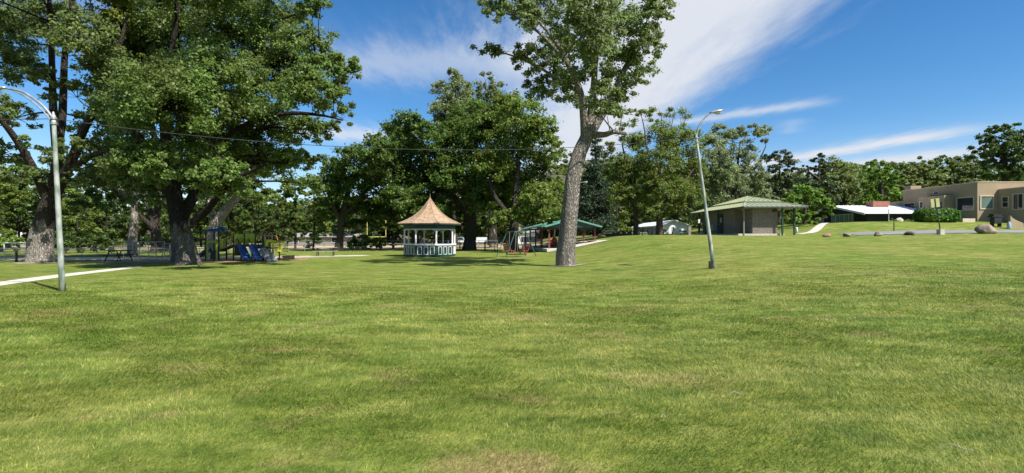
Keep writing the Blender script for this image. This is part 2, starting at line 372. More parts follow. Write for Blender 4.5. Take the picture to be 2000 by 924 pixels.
# ------------------------------------------------------------------ ground, roads, hills
xs = np.concatenate((np.linspace(-700, -90, 12), np.linspace(-85, -2, 60), np.linspace(-1, 30, 63), np.linspace(31, 90, 60), np.linspace(100, 700, 12)))
ys = np.concatenate((np.linspace(-300, -10, 8), np.linspace(-5, 60, 131), np.linspace(61, 120, 40), np.linspace(140, 900, 12)))
X, Y = np.meshgrid(xs, ys); Z = G(X, Y); rng = np.random.default_rng(3)
grid_mesh('lawn', X, Y, Z, MATS['lawn'])
strip('concrete_path', [(-15.5, 10.5), (-17.4, 15.5), (-18.5, 18.6), (-19.6, 22.4), (-20.2, 25.2), (-21.0, 28.5)], [1.0, 1.0, .9], M['path'], .008)
strip('gravel_lane', [(-75, 39.6), (-50, 39.4), (-30, 39.6), (-20, 41.5), (-13, 46)], [4.2, 4.2, 3.6, 2.4], M['gravel'], .006)
strip('playground_chips', [(-29, 34.5), (-24, 36.2), (-19, 37), (-15.2, 38.2)], [2.2, 6.0, 6.5, 3.0], M['chips'], .010)
strip('street', [(29.5, 45.2), (34, 44.9), (45, 44.6), (60, 44.5), (90, 44.5), (160, 45)], [3.6, 4.8, 5.4, 5.6, 5.8], M['asphalt'], .03, nx=8)
strip('garden_walk', [(26.5, 47.5), (30, 51), (34, 56), (37.5, 61)], [.9, .8], M['concrete'], .03)
strip('ball_field', [(-90, 84), (-40, 84), (-8, 86), (4, 90)], [16, 16, 12, 6], mat('ball_field_dirt', (.46,.38,.28), (.34,.27,.19), .3, .95), .02)
# far hills
A = np.linspace(-1.9, 1.9, 120); D = np.array([150, 170, 200, 240, 300, 380])
prof = np.interp(A, [-1.9, -1, -.6, -.3, 0, .12, .25, .45, .6, .8, 1, 1.9], [435, 435, 440, 430, 380, 312, 315, 350, 360, 362, 350, 345])
rise = np.array([0, .35, .8, 1, 1.2, 1.3])
HX = A[None, :]*D[:, None]; HY = np.repeat(D[:, None], len(A), 1)
HZ = (EYE+(HOR-prof)[None, :]/F*240)*rise[:, None]+rng.normal(0, .6, HX.shape)*rise[:, None]
grid_mesh('hills', HX, HY, HZ, M['hillside'])

# mown blades standing in the near lawn: nobody could count them
def grass():
    rs = np.random.default_rng(11); N = 900000
    d = 2.35*np.exp(rs.random(N)**1.15*math.log(24/2.35)); x = (rs.random(N)*2-1)*(1.08*d+4.5)
    # clumped jitter
    cl = np.array([(-15.5, 10.5), (-17.4, 15.5), (-18.5, 18.6), (-19.6, 22.4), (-20.2, 25.2), (-21.0, 28.5)])
    keep = np.abs(x-np.interp(d, cl[:, 1], cl[:, 0])) > .66; keep |= d < 10; x, d = x[keep], d[keep]; N = len(d)
    z = G(x, d); sc_ = np.clip(d/4.2, .75, 4.5)
    h = (.015+.024*rs.random(N)**1.7)*np.clip(sc_, .9, 1.25)*(.25+.75*ss((24-d)/12)); w = .0021*sc_*(.7+.6*rs.random(N))
    th = rs.random(N)*2*pi; lean = h*(.35+1.0*rs.random(N)); ld = 1.2*np.sin(.55*x+.8*d+1)+1.0*np.sin(1.7*x-1.1*d)+.8*np.sin(3.1*d+2.3*x)+rs.normal(0, .75, N)+.6
    ux, uy = np.cos(th)*w, np.sin(th)*w; lx, ly = np.cos(ld)*lean, np.sin(ld)*lean
    b = np.stack((x, d, z-.004), -1)
    def off(a, bb, c): return b+np.stack((a, bb, c), -1)
    v = np.stack((off(-ux, -uy, 0*h), off(ux, uy, 0*h), off(ux*.3+lx, uy*.3+ly, h), off(-ux*.3+lx, -uy*.3+ly, h*1.02)), 1).reshape(-1, 3)
    me = fast_mesh('lawn_grass', v, 4, MATS['blade'])
    o = bpy.data.objects.new('lawn_grass', me); C.objects.link(o)
    tag(o, 'short mown green grass blades covering the near lawn', 'grass', kind='stuff')
grass()

# ------------------------------------------------------------------ trees
def tube_np(pts, rad, n, rs=None, flare=0):
    pts = np.asarray(pts, float); k = len(pts); t = np.gradient(pts, axis=0); t /= np.linalg.norm(t, axis=1)[:, None]+1e-9
    ref = np.cross(t[0], (0, 1, 0)); ref = ref/(np.linalg.norm(ref)+1e-9) if np.linalg.norm(ref) > 1e-3 else np.array((1., 0, 0))
    ring = []; a = 2*pi*np.arange(n)/n
    ph = rs.random(3)*6 if rs is not None else np.zeros(3)
    for i in range(k):
        u = ref-t[i]*np.dot(ref, t[i]); u /= np.linalg.norm(u)+1e-9; ref = u; w = np.cross(t[i], u)
        r = rad[i]*np.ones(n)
        if n >= 10:
            r = r*(1+.06*np.cos(3*a+ph[0]+i*.25)+.05*np.cos(5*a+ph[1]-i*.2)+(rs.normal(0, .015, n) if rs is not None else 0))
            if flare:
                fz = math.exp(-i*flare); r = r*(1+fz*(.06+.20*np.cos(5*a+ph[2])+.10*np.cos(8*a+ph[0])))
        ring.append(pts[i]+r[:, None]*(np.cos(a)[:, None]*u+np.sin(a)[:, None]*w))
    v = np.concatenate(ring); q = []
    for i in range(k-1):
        j = np.arange(n); jn = (j+1) % n
        q.append(np.stack((i*n+j, i*n+jn, (i+1)*n+jn, (i+1)*n+j), -1))
    return v, np.concatenate(q)
LEAFCOUNT = [0]
def make_tree(name, label, base_px, d, paths, lobes, lm, bm, leaf_px=5.0, dens=1.0, seed=0, group=None, cat='tree', up=.6, clump=.22,
              deep=.75, aspect=.62, spray=.5, twigs=1.0, base_z=None, minr=.35):
    rs = np.random.default_rng(seed+100)
    bx = (base_px-1000)/F*d; base = np.array((bx, d, g(bx, d) if base_z is None else base_z))
    root = thing(name, label, cat, base, group)
    W = lambda px, py, dy=0.: P(px, py, d+dy)
    V, Q, nv = [], [], 0
    skel = []                                        # points branches can start from
    def addtube(pts, rad, n, flare=0):
        nonlocal nv
        v, q = tube_np(pts, rad, n, rs, flare); V.append(v-base); Q.append(q+nv); nv += len(v)
    for pi_, path in enumerate(paths):               # path: (px, py, half-width px[, depth offset m])
        p = [W(a[0], a[1], a[3] if len(a) > 3 else 0) for a in path]; r = [a[2]*d/F for a in path]
        if pi_ == 0: p[0] = np.array((p[0][0], p[0][1], min(p[0][2], g(p[0][0], d))-.15))
        pp = catmull(p, 5); rr = np.interp(np.linspace(0, 1, len(pp)), np.linspace(0, 1, len(r)), r)
        addtube(pp, rr, 14 if max(r) > .15 else 8, .45 if pi_ == 0 else 0)
        for q_, r_ in zip(pp[2:], rr[2:]): skel.append((q_, r_))
    px0 = min(l_[0]-l_[2] for l_ in lobes); px1 = max(l_[0]+l_[2] for l_ in lobes); cx, hw = (px0+px1)/2, (px1-px0)/2
    SK = np.array([s[0] for s in skel]); SR = np.array([s[1] for s in skel])
    leaves = []
    for L in lobes:
        lx, ly, rx, ry = L[:4]; dm = L[5] if len(L) > 5 else 1.0
        hwm = hw*d/F
        if len(L) > 4 and L[4] is not None: dy = L[4]
        else: dy = rs.uniform(-1, 1)*deep*hwm*math.sqrt(max(.1, 1-((lx-cx)/hw)**2))
        c = W(lx, ly, dy); sx = rx*(d+dy)/F; sz = ry*(d+dy)/F; sy = (sx+sz)/2*1.05
        # limb out to the lobe
        below = SK[:, 2] < c[2]+sz*.3
        dist = np.linalg.norm(SK-c, axis=1)+np.where(below, 0, 50); k = int(np.argmin(dist)); s0, r0 = SK[k], SR[k]
        mid = (s0+c)/2+np.array((rs.normal(0, .05), rs.normal(0, .05), .03))*dist[k]
        rb = min(r0*.55, .012*np.linalg.norm(c-s0)+.02)
        if dist[k] < 49: addtube(catmull([s0, mid, c], 4), np.linspace(rb, rb*.35, 9), 6)
        n = int(dens*dm*pi*rx*ry*12.5/leaf_px**2)
        nc = max(5, int(n/70))
        dirs = rs.normal(0, 1, (nc, 3)); dirs /= np.linalg.norm(dirs, axis=1)[:, None]
        dirs[:, 2] = np.where(dirs[:, 2] < -.6, -dirs[:, 2], dirs[:, 2])
        rad = .30+.70*rs.random(nc)**.55
        cc = c+dirs*rad[:, None]*np.array((sx, sy, sz))
        rc = np.clip(clump*min(sx, sz), minr*.5, 1.3)*(.6+.8*rs.random(nc))
        # twigs
        for i in range(0, nc, max(1, int(2/twigs)) if twigs > 0 else nc+1):
            e = cc[i]; m_ = (c+e)/2+rs.normal(0, .1, 3)*sx
            addtube([c, m_, e], [rb*.32+.004, rb*.2+.004, .004], 3)
        own = rs.integers(0, nc, n)
        out = dirs[own]
        t = rs.random(n)
        off = rs.normal(0, 1, (n, 3))*rc[own][:, None]*np.array((.62, .62, .40))
        off += out*((t-.3)*spray*1.8*rc[own])[:, None]
        pos = cc[own]+off
        nrm = np.array((0, 0, up))+.55*out+.75*rs.normal(0, 1, (n, 3)); nrm /= np.linalg.norm(nrm, axis=1)[:, None]
        ax = out+np.array((.25, 0, -.35))+.8*rs.normal(0, 1, (n, 3)); ax -= nrm*np.sum(ax*nrm, 1)[:, None]; ax /= np.linalg.norm(ax, axis=1)[:, None]+1e-9
        bb = np.cross(nrm, ax); s = leaf_px*d/F*(.65+.7*rs.random(n)); w = s*aspect
        A_ = pos-ax*(s*.5)[:, None]; B_ = pos+ax*(s*.5)[:, None]-nrm*(s*.18)[:, None]
        m1 = pos+bb*(w*.5)[:, None]+ax*(s*.05)[:, None]+nrm*(s*.06)[:, None]; m2 = pos-bb*(w*.5)[:, None]+ax*(s*.05)[:, None]+nrm*(s*.06)[:, None]
        leaves.append(np.stack((A_, m2, B_, m1), 1).reshape(-1, 3))
    lv = np.concatenate(leaves)-base
    gz = g(bx, d)
    LEAFCOUNT[0] += len(lv)//4
    me = bpy.data.meshes.new('trunk'); v = np.concatenate(V); q = np.concatenate(Q)
    me.vertices.add(len(v)); me.vertices.foreach_set('co', v.astype(np.float32).ravel()); me.loops.add(q.size); me.loops.foreach_set('vertex_index', q.astype(np.int32).ravel())
    me.polygons.add(len(q)); me.polygons.foreach_set('loop_start', np.arange(0, q.size, 4, dtype=np.int32)); me.materials.append(bm); me.update(calc_edges=True)
    me.polygons.foreach_set('use_smooth', [True]*len(q))
    o = bpy.data.objects.new('trunk', me); C.objects.link(o); o.parent = root
    o = bpy.data.objects.new('crown', fast_mesh('crown', lv, 4, lm)); C.objects.link(o); o.parent = root
    return root

BK = dict(
 grey=barkmat('grey_furrowed_bark', (.36,.325,.285), (.085,.072,.06), 6),
 stained_shaded=barkmat('stained_shaded_pale_bark', (.42,.385,.33), (.13,.11,.09), 6, stain_shade=2.3),
 dark_stained_shaded=barkmat('stained_shaded_grey_bark', (.22,.20,.175), (.06,.052,.045), 6, stain_shade=2.2),
 dark=barkmat('dark_bark', (.10,.085,.07), (.03,.025,.022), 5),
 pale=barkmat('pale_grey_bark', (.42,.38,.32), (.15,.125,.10), 4),
 brown=barkmat('brown_bark', (.17,.13,.10), (.05,.038,.03), 5))
LF = dict(
 maple=leafmat('green_maple_leaf', (.062,.105,.022), (.125,.165,.06)),
 silver=leafmat('silver_maple_leaf', (.066,.102,.026), (.15,.185,.085)),
 yellowish=leafmat('yellow_green_leaf', (.105,.145,.026), (.16,.20,.06)),
 dark=leafmat('dark_maple_leaf', (.045,.082,.015), (.075,.115,.03)),
 mid=leafmat('mid_green_leaf', (.075,.115,.022), (.11,.15,.04)),
 poplar=leafmat('grey_poplar_leaf', (.090,.125,.048), (.19,.22,.14)),
 spruce=leafmat('dark_spruce_needle', (.018,.036,.018), (.025,.045,.022), trans=.1),
 pine=leafmat('dark_pine_needle', (.030,.050,.016), (.045,.065,.025), trans=.12),
 feather=leafmat('feathery_locust_leaf', (.082,.116,.026), (.115,.15,.045)),
 bright=leafmat('bright_green_leaf', (.078,.142,.022), (.11,.18,.045)),
 cottonwood=leafmat('pale_cottonwood_leaf', (.095,.130,.040), (.145,.175,.08)),
 hill=leafmat('dusty_green_leaf', (.080,.112,.034), (.105,.135,.05)),
 shade=leafmat('deep_green_leaf', (.040,.068,.016), (.06,.09,.03)),
 hedge=leafmat('hedge_leaf', (.045,.10,.020), (.06,.12,.03)),
)
# 1 the tall tree standing alone in the middle
dT = float(GP(1106, 519)[1])
make_tree('maple_tree', 'tall maple with a leaning grey furrowed trunk alone in the middle of the lawn', 1106, dT,
 [[(1107,521,21),(1106,500,18.8),(1110,450,17),(1114,400,15.8),(1119,350,15),(1130,305,14),(1146,268,13),(1152,245,9.5),(1158,190,7),(1163,120,5),(1172,40,3.5),(1178,-60,2)],
  [(1146,268,11),(1170,232,8.5,.4),(1192,195,7,.8),(1218,140,5.5,1.2),(1245,90,4,1.4),(1275,40,2.5,1.2)],
  [(1143,272,9),(1140,225,7.5,-.3),(1134,180,6,-.6),(1112,130,5,-.8),(1085,80,4,-1),(1050,40,2.5,-1)],
  [(1155,262,7),(1180,263,5.5,-.6),(1200,258,4.5,-1),(1224,262,3,-1.1)],
  [(1134,180,5),(1095,160,3.6,.8),(1050,130,2.6,1),(985,104,1.6,1),(930,98,.8,1)],
  [(1112,130,4,-.8),(1060,70,3,-.5),(1000,30,2,-.2),(940,18,1,0)]],
 [(1000,30,55,34),(950,14,32,15),(990,102,45,16,1,.9),(945,100,28,10,1,.8),(1030,120,35,22,1),(1070,45,62,50),(1070,120,52,44),(1085,170,48,36),(1040,178,26,20),(1150,60,68,66),(1140,140,60,56),
  (1208,70,58,64),(1225,135,52,46),(1208,190,36,40),(1265,95,34,42),(1275,25,38,42),(1300,20,18,32),(1250,155,22,20),(1140,-50,130,50),(1240,-60,80,55),(1040,-30,80,40),(1172,196,38,38),(1125,200,22,24),(1185,222,20,16),(1215,222,18,16)],
 LF['silver'], BK['grey'], leaf_px=5.8, dens=1.0, seed=1, clump=.17, twigs=1.0, spray=.7)
# 2 far left giant
make_tree('maple_tree', 'old broad maple with a swollen grey trunk at the far left beside the gravel lane', 80, float(GP(78,512)[1]),
 [[(79,515,27),(79,500,21),(80,470,18.5),(87,435,17),(96,400,15.5),(103,375,13)],
  [(96,398,9),(66,330,7,-1),(30,270,5.5,-2),(-10,220,4,-3),(-50,170,2,-3)],
  [(102,385,10),(112,310,8.5,0),(104,210,6.5,.5),(101,110,5,.5),(96,0,3.5,.5),(92,-90,2,.5)],
  [(106,384,10),(138,318,8.5,-.8),(162,255,7,-1.2),(198,188,5.5,-1.6),(228,110,4,-2),(250,30,2,-2)],
  [(110,320,8,0),(122,220,7,1.4),(126,110,5.5,1.8),(140,0,3.5,2)],
  [(138,330,6,-.8),(190,300,4.5,-2.5),(240,290,2.5,-3)]],
 [(40,60,70,55),(110,40,70,55),(170,90,65,60),(210,150,55,50),(20,140,60,45),(-30,80,70,70),(70,150,45,30,None,.6),(-20,220,55,40),(30,230,40,30,None,.6),(150,190,50,36,None,.7),(190,250,60,40),(230,210,50,50),(60,-50,110,50),(180,-40,110,60),
  (0,305,60,30),(60,290,30,22,None,.5),(150,300,50,30),(210,310,50,35),(40,345,45,20),(-60,-20,70,60),(250,80,50,60),(120,345,30,18,None,.6),(170,350,40,22)],
 LF['silver'], BK['stained_shaded'], leaf_px=5.8, dens=1.25, seed=2, clump=.17)
# 3 the large one over the playground
make_tree('maple_tree', 'huge spreading maple with a dark trunk in front of the playground', 367, float(GP(367,517)[1]),
 [[(366,519,23),(366,500,18),(362,470,15.5),(351,430,14.5),(339,375,13),(331,320,11),(322,240,8.5),(328,150,6.5),(342,60,4.5),(350,-60,2.5)],
  [(352,430,11),(374,390,10,.6),(396,345,9,1),(420,270,8,1.2),(458,195,6.5,1),(520,135,5,.5),(590,110,3.6,0),(655,110,2,0)],
  [(420,275,6,1.2),(490,240,5,0),(560,222,4,-.5),(625,225,2.5,-.5),(670,235,1.3,-.5)],
  [(358,448,8,-.4),(395,420,7,-1.5),(425,385,5.5,-2.4),(460,350,4,-3),(520,320,2.5,-3)],
  [(336,355,8),(292,295,6.5,-1.2),(250,235,5,-2),(215,180,3.5,-2)],
  [(458,195,5,1),(490,120,4,1.6),(530,50,3,2),(600,20,1.5,2)]],
 [(645,140,44,36),(672,125,26,20),(690,145,16,20),(590,100,62,46),(655,195,34,32),(668,232,22,20),(600,185,66,52),(540,160,85,70),(555,50,66,46),(610,22,32,24),(628,8,16,10),(655,72,16,8,None,.6),(480,80,100,80),(400,50,115,80),(420,180,110,85),(330,210,100,85),
  (515,250,85,55),(590,262,48,36),(640,258,26,20),(275,320,65,48),(400,300,105,60),(500,320,75,46),(560,320,50,34),(606,318,30,24),(340,-50,180,50),(500,-40,120,46),(345,110,50,60),(440,370,58,26),(300,385,45,26),(370,370,50,26),(250,290,45,40),(610,360,26,20),(385,300,55,46),(450,285,60,46),(340,345,50,34),(430,345,60,32),(520,290,60,40),(295,350,44,30)],
 LF['maple'], BK['dark_stained_shaded'], leaf_px=5.6, dens=1.25, seed=3, clump=.165, spray=.6)
make_tree('maple_tree', 'yellow green maple filling the gap between the swollen trunk and the huge spreading maple', 346, 34.5,
 [[(345,512,9),(344,470,8),(338,420,7.5),(328,370,7),(312,310,6),(296,240,5),(282,160,3.5),(275,60,2)],[(312,310,4),(270,270,3,-1),(240,230,2,-1)],[(296,240,4),(320,170,3,1),(330,100,1.5,1)]],
 [(285,90,62,52),(255,40,60,50),(310,30,50,46),(250,140,56,48),(310,140,52,48),(265,195,56,44),(240,240,44,36),(310,200,44,40),(290,-20,90,46),(225,95,40,50)], leafmat('fresh_yellow_green_leaf', (.105,.135,.018), (.15,.185,.045)), BK['dark_stained_shaded'], leaf_px=5.4, dens=1.0, seed=44, clump=.16, spray=.6)
make_tree('maple_tree', 'pale barked leaning tree just behind the playground tower', 414, 44,
 [[(412,506,13),(414,470,11),(420,440,10),(438,412,9),(466,382,7),(495,345,5),(520,310,3)],[(420,440,6),(410,400,5,1),(400,350,4,1)]],
 [(470,330,55,36),(520,345,50,34),(430,340,55,36),(530,395,36,22),(480,400,30,16,None,.6),(395,330,40,30)], LF['mid'], BK['pale'], dens=.8, seed=4)
make_tree('maple_tree', 'slim grey trunked tree beyond the left picnic table', 258, 46,
 [[(258,503,9),(259,470,7.5),(262,430,6.5),(262,390,5.5),(258,330,4)],[(262,400,4),(230,370,3,-1),(200,350,2,-1)],[(262,395,4),(290,360,3,1),(310,330,2,1)]],
 [(250,320,52,42),(205,350,44,32),(300,345,46,36),(185,395,40,22),(240,385,30,18,None,.6),(320,390,34,20,None,.7)], LF['dark'], BK['pale'], dens=1.0, seed=5)
make_tree('maple_tree', 'dark forked tree behind the climbing bars', 306, 56,
 [[(306,497,11),(305,470,9),(302,440,8),(292,410,5),(280,380,3)],[(303,440,7),(308,400,6,0),(306,350,4)],[(302,450,5),(278,425,4,-1),(255,405,2.5,-1)]],
 [(300,330,52,40),(345,350,40,36),(262,360,40,30),(350,405,26,20,None,.7),(330,440,20,22,None,.6)], LF['shade'], BK['dark'], dens=.9, seed=6)
# trees round the bandstand
make_tree('maple_tree', 'dense round maple with a thin dark trunk beside the bike rack', 662, 60,
 [[(661,491,8.5),(664,465,6.5),(667,430,6),(676,390,5),(690,340,3.5)],[(667,435,4),(650,400,3,-1),(640,370,2,-1)],[(670,420,4),(710,380,3,1),(740,340,2,1)]],
 [(690,320,44,36),(735,300,44,34),(665,345,38,32),(655,385,38,28),(700,375,56,40),(755,355,50,42),(700,418,52,24),(750,415,46,28),(640,410,28,22),(775,395,34,30),(650,360,30,26),(710,442,48,16),(752,446,36,14)], LF['dark'], BK['dark'], dens=1.35, seed=7, deep=.8)
make_tree('maple_tree', 'dark dense maple rising directly behind the shingled bandstand', 811, 64,
 [[(811,488,8.5),(811,460,7.5),(808,420,7),(806,370,5),(800,300,3.5)],[(808,420,5),(850,380,3.5,1),(870,340,2,1)],[(808,410,5),(770,370,3.5,-1),(750,330,2,-1)]],
 [(800,256,48,34),(765,268,34,26),(835,280,36,34),(790,310,60,46),(845,335,44,46),(760,330,46,40),(810,370,62,44),(850,395,40,36),(780,415,52,26),(835,425,48,22),(740,300,26,22),(800,444,46,14),(850,440,40,18)], LF['dark'], BK['dark'], dens=1.35, seed=8, deep=.8)
make_tree('maple_tree', 'big dark maple with a stout trunk right of the bandstand', 918, 64,
 [[(917,490,14),(918,470,11),(920,440,10),(922,400,8),(925,340,6),(930,270,4)],[(920,430,6),(890,390,5,-1),(872,350,3,-1)],[(922,410,6),(955,370,4.5,1),(975,320,3,1)]],
 [(925,240,48,40),(890,280,42,42),(945,270,50,44),(905,330,56,48),(870,350,34,40),(955,340,56,52),(890,395,50,36),(945,400,52,36),(880,430,38,18),(930,438,44,14),(868,300,26,28),(875,448,30,14),(905,452,40,12)], LF['dark'], BK['dark'], dens=1.35, seed=9, deep=.8)
make_tree('maple_tree', 'wide maple with a dark trunk behind the red glider swing', 1003, 57,
 [[(1003,493,11),(1003,470,9),(1004,440,8.5),(1006,400,7),(1010,340,5),(1015,270,3)],[(1004,430,5),(970,390,4,-1),(955,350,2.5,-1)],[(1005,420,5),(1040,380,4,1),(1065,330,2.5,1)]],
 [(985,215,44,34),(1020,235,48,38),(960,250,36,34),(1055,262,36,34),(1078,300,26,32),(1010,295,62,54),(1066,345,40,44),(1010,365,60,46),(1055,395,46,36),(970,400,42,34),(1085,385,18,30),(1000,425,46,20),(1050,428,34,16),(960,330,40,44)], LF['mid'], BK['dark'], dens=1.35, seed=10, deep=.8)
make_tree('maple_tree', 'tree with a sunlit pale trunk behind the pipe rails', 962, 78,
 [[(963,484,8),(963,460,7),(962,430,6),(960,380,4)]], [(950,400,44,26),(985,385,40,30),(960,350,50,36)], LF['dark'], BK['pale'], dens=1.0, seed=11)
make_tree('poplar_tree', 'tall silvery poplar topping the dark maples behind the bandstand', 886, 98,
 [[(886,480,8),(886,380,6),(884,260,4),(884,170,1.5)]],
 [(884,152,24,20),(870,180,28,24),(900,178,28,26),(862,215,30,26),(888,215,40,32),(915,210,28,30),(880,255,46,36),(912,250,36,34),(858,250,28,24)], LF['poplar'], BK['dark'], leaf_px=4.6, dens=1.1, seed=12, up=.3)
make_tree('poplar_tree', 'second silvery poplar with a thin pointed top right of the taller one', 962, 100,
 [[(962,480,8),(962,380,6),(954,260,4),(948,160,1.2)]],
 [(948,158,14,18,None,.7),(942,185,22,22),(968,178,22,20),(960,208,36,26),(990,205,26,22),(1008,218,18,16),(950,240,40,30),(985,245,40,30)], LF['poplar'], BK['dark'], leaf_px=4.6, dens=.95, seed=13, up=.3)
# conifer behind the shelter
def conifer(label, px, d, top, bot, hw, lm, seed, n=11, name='spruce_tree', base=472, dens=1.0):
    lob = []; rs = np.random.default_rng(seed)
    for i in range(n):
        t = (i+.5)/n; y = top+(bot-top)*t; w = hw*(.12+.88*t**.8); k = 2+int(t*4)
        for j in range(k):
            a = 2*pi*(j+rs.random()*.7)/k; lob.append((px+math.cos(a)*w*.5, y+rs.normal(0, 2)+abs(math.cos(a))*4, w*.62+4, (bot-top)/n*.85, math.sin(a)*w*.6*d/F, 1.0))
    return make_tree(name, label, px, d, [[(px,base+2,6),(px,(bot+base)/2,5),(px,(top+bot)/2,3.5),(px,top,.8)]], lob, lm, BK['dark'], leaf_px=4.6, dens=dens, seed=seed, aspect=.3, up=.25, clump=.4, twigs=.5)
conifer('tall dark spruce standing behind the right end of the green shelter', 1163, 74, 268, 455, 40, LF['spruce'], 14, dens=1.3)
# feathery trees by the white house
make_tree('locust_tree', 'thin feathery tree with a dark trunk left of the one with the bare top', 1242, 60,
 [[(1242,465,5.5),(1242,440,5),(1241,400,4),(1240,350,2.4),(1250,280,.8)],[(1241,405,3.5),(1220,370,2.6,-1),(1200,330,1.5,-1)],[(1241,385,3.5),(1225,330,2.5,1),(1215,280,1.3,1)]],
 [(1225,330,32,30),(1240,290,30,30),(1255,345,30,30),(1205,345,26,32),(1228,385,36,26),(1205,385,24,26),(1195,300,20,24,None,.6),(1255,390,26,22),(1215,260,24,22,None,.5),(1245,415,24,14)], LF['feather'], BK['brown'], leaf_px=4.6, dens=1.35, seed=15, aspect=.4, twigs=1.5)
make_tree('locust_tree', 'tall feathery tree with bare twigs at its top in front of the white house', 1288, 58,
 [[(1288,466,7),(1288,440,6.5),(1287,400,5),(1288,350,3.5),(1290,290,2),(1292,225,.5)],[(1288,380,3),(1312,330,2,1),(1330,270,1.1,1),(1340,225,.4,1)],[(1288,370,3),(1268,310,2,-1),(1258,250,1,-1),(1250,215,.4,-1)],[(1289,320,2),(1308,260,1),(1318,215,.4)],
  [(1288,405,3.5),(1325,370,2.5,-1),(1355,330,1.5,-1)]],
 [(1262,235,26,20,None,.45),(1292,228,28,22,None,.35),(1330,240,28,24,None,.35),(1282,270,38,30,None,.7),(1322,285,40,34),(1350,280,22,28,None,.7),(1290,320,42,34),(1335,335,40,40),(1358,335,22,36),(1270,365,32,28),(1305,375,44,30),(1345,385,34,28),(1275,410,30,20),(1320,412,34,18),(1250,225,12,16,None,.8)], LF['feather'], BK['brown'], leaf_px=4.6, dens=1.35, seed=16, aspect=.4, twigs=2)
make_tree('willow_tree', 'windblown grey green willow rising behind the restroom roof', 1432, 78,
 [[(1432,460,6),(1432,420,5),(1436,380,4),(1440,330,2.6),(1445,280,1)],[(1436,385,3),(1464,345,2.4,-1),(1482,315,1.6,-1),(1496,285,.8,-1)],[(1434,400,3),(1412,350,4,1),(1400,290,2,1)]],
 [(1400,262,28,20),(1392,288,28,26),(1432,278,32,26),(1460,258,32,16),(1484,260,20,16),(1494,272,10,18),(1440,310,42,26),(1395,325,36,36),(1415,350,44,32),(1455,345,30,24),(1380,375,36,34),(1430,385,50,28),(1475,350,26,24),(1472,380,36,24),(1380,415,36,24),(1420,415,46,20)], LF['poplar'], BK['dark'], leaf_px=5.4, dens=1.5, seed=17, aspect=.38, up=.35)
make_tree('pine_tree', 'dark flat topped pine behind the right end of the restroom roof', 1520, 82,
 [[(1520,455,4),(1520,400,3),(1522,340,1.6),(1522,304,.5)],[(1521,360,2.6),(1545,345,1.6),(1556,335,.8)],[(1521,365,2.6),(1500,345,1.5),(1492,340,.8)]],
 [(1522,304,24,12),(1508,314,24,12),(1536,318,22,12),(1520,330,31,12),(1552,335,17,9),(1496,342,22,12),(1540,350,31,14),(1510,362,36,17),(1548,372,36,17),(1500,385,43,20),(1535,395,48,23)], LF['pine'], BK['brown'], leaf_px=4.6, dens=2.2, seed=18, aspect=.3, twigs=1, deep=.5)
make_tree('pine_tree', 'ragged dark pine with a thin spiky top left of the black house', 1600, 86,
 [[(1600,452,4),(1600,400,3),(1600,340,1.4),(1599,304,.4)],[(1600,350,2.4),(1578,335,1.5),(1568,328,.7)]],
 [(1599,308,12,10),(1592,318,17,10),(1608,322,17,10),(1574,332,14,9),(1600,338,29,13),(1584,352,26,13),(1614,356,26,14),(1598,370,43,17),(1592,390,48,20)], LF['pine'], BK['brown'], leaf_px=4.6, dens=2.2, seed=19, aspect=.3, twigs=1, deep=.5)
make_tree('maple_tree', 'low bright green tree right beside the restroom porch', 1572, 60,
 [[(1572,452,4.5),(1572,430,4),(1573,400,3),(1575,380,1.5)]],
 [(1568,380,26,16),(1590,388,26,18),(1548,396,22,16),(1575,402,44,18),(1610,405,20,18),(1555,415,30,14),(1595,420,30,14),(1570,430,36,14)], LF['bright'], BK['brown'], leaf_px=5, dens=1.3, seed=20)
make_tree('cottonwood_tree', 'pale dusty cottonwood behind the gable of the black house', 1645, 90,
 [[(1645,440,6),(1645,400,5),(1645,350,3),(1645,330,1.5)]],
 [(1630,330,30,20),(1655,335,32,22),(1640,360,42,26),(1660,380,40,22),(1625,385,32,22),(1672,355,26,22),(1615,345,22,20),(1640,405,40,16)], LF['cottonwood'], BK['dark'], leaf_px=4.6, dens=1.1, seed=21, up=.35)
make_tree('maple_tree', 'compact deep green tree behind the brick chimney', 1722, 78,
 [[(1722,430,6),(1722,400,5),(1720,360,3.5),(1718,330,1.5)]],
 [(1716,325,26,12),(1735,340,24,14),(1700,342,24,14),(1718,355,38,18),(1748,362,20,16),(1692,372,24,16),(1730,380,40,18),(1705,395,34,16),(1752,388,18,18)], LF['bright'], BK['dark'], leaf_px=4.6, dens=1.25, seed=22, spray=.4)
for k, (px, d, tp, lab) in enumerate([
  (1690, 118, 318, 'dusty hillside tree showing left of the chimney tree'), (1752, 122, 312, 'hillside tree above the left wing of the tan house'),
  (1805, 112, 306, 'rounded hillside tree above the stucco chimney'), (1855, 116, 302, 'olive green hillside tree above the middle of the tan house'),
  (1905, 112, 300, 'broad pale hillside tree above the lit corner of the tan house')]):
    rs = np.random.default_rng(200+k); lob = [(px, tp+11, 20, 11), (px-18, tp+17, 20, 12), (px+18, tp+18, 20, 12)]
    for j in range(20):
        a = rs.random(); lob.append((px+rs.uniform(-36, 36), tp+18+a*92, rs.uniform(16, 28), rs.uniform(10, 16)))
    make_tree('hillside_tree', lab, px, d, [[(px,445,3),(px+2,390,2.2),(px,tp+15,.6)]], lob, LF['hill' if k % 2 else 'cottonwood'], BK['dark'], leaf_px=5, dens=1.0, seed=60+k, group='trees on the hillside behind the tan house', up=.35, twigs=.5)
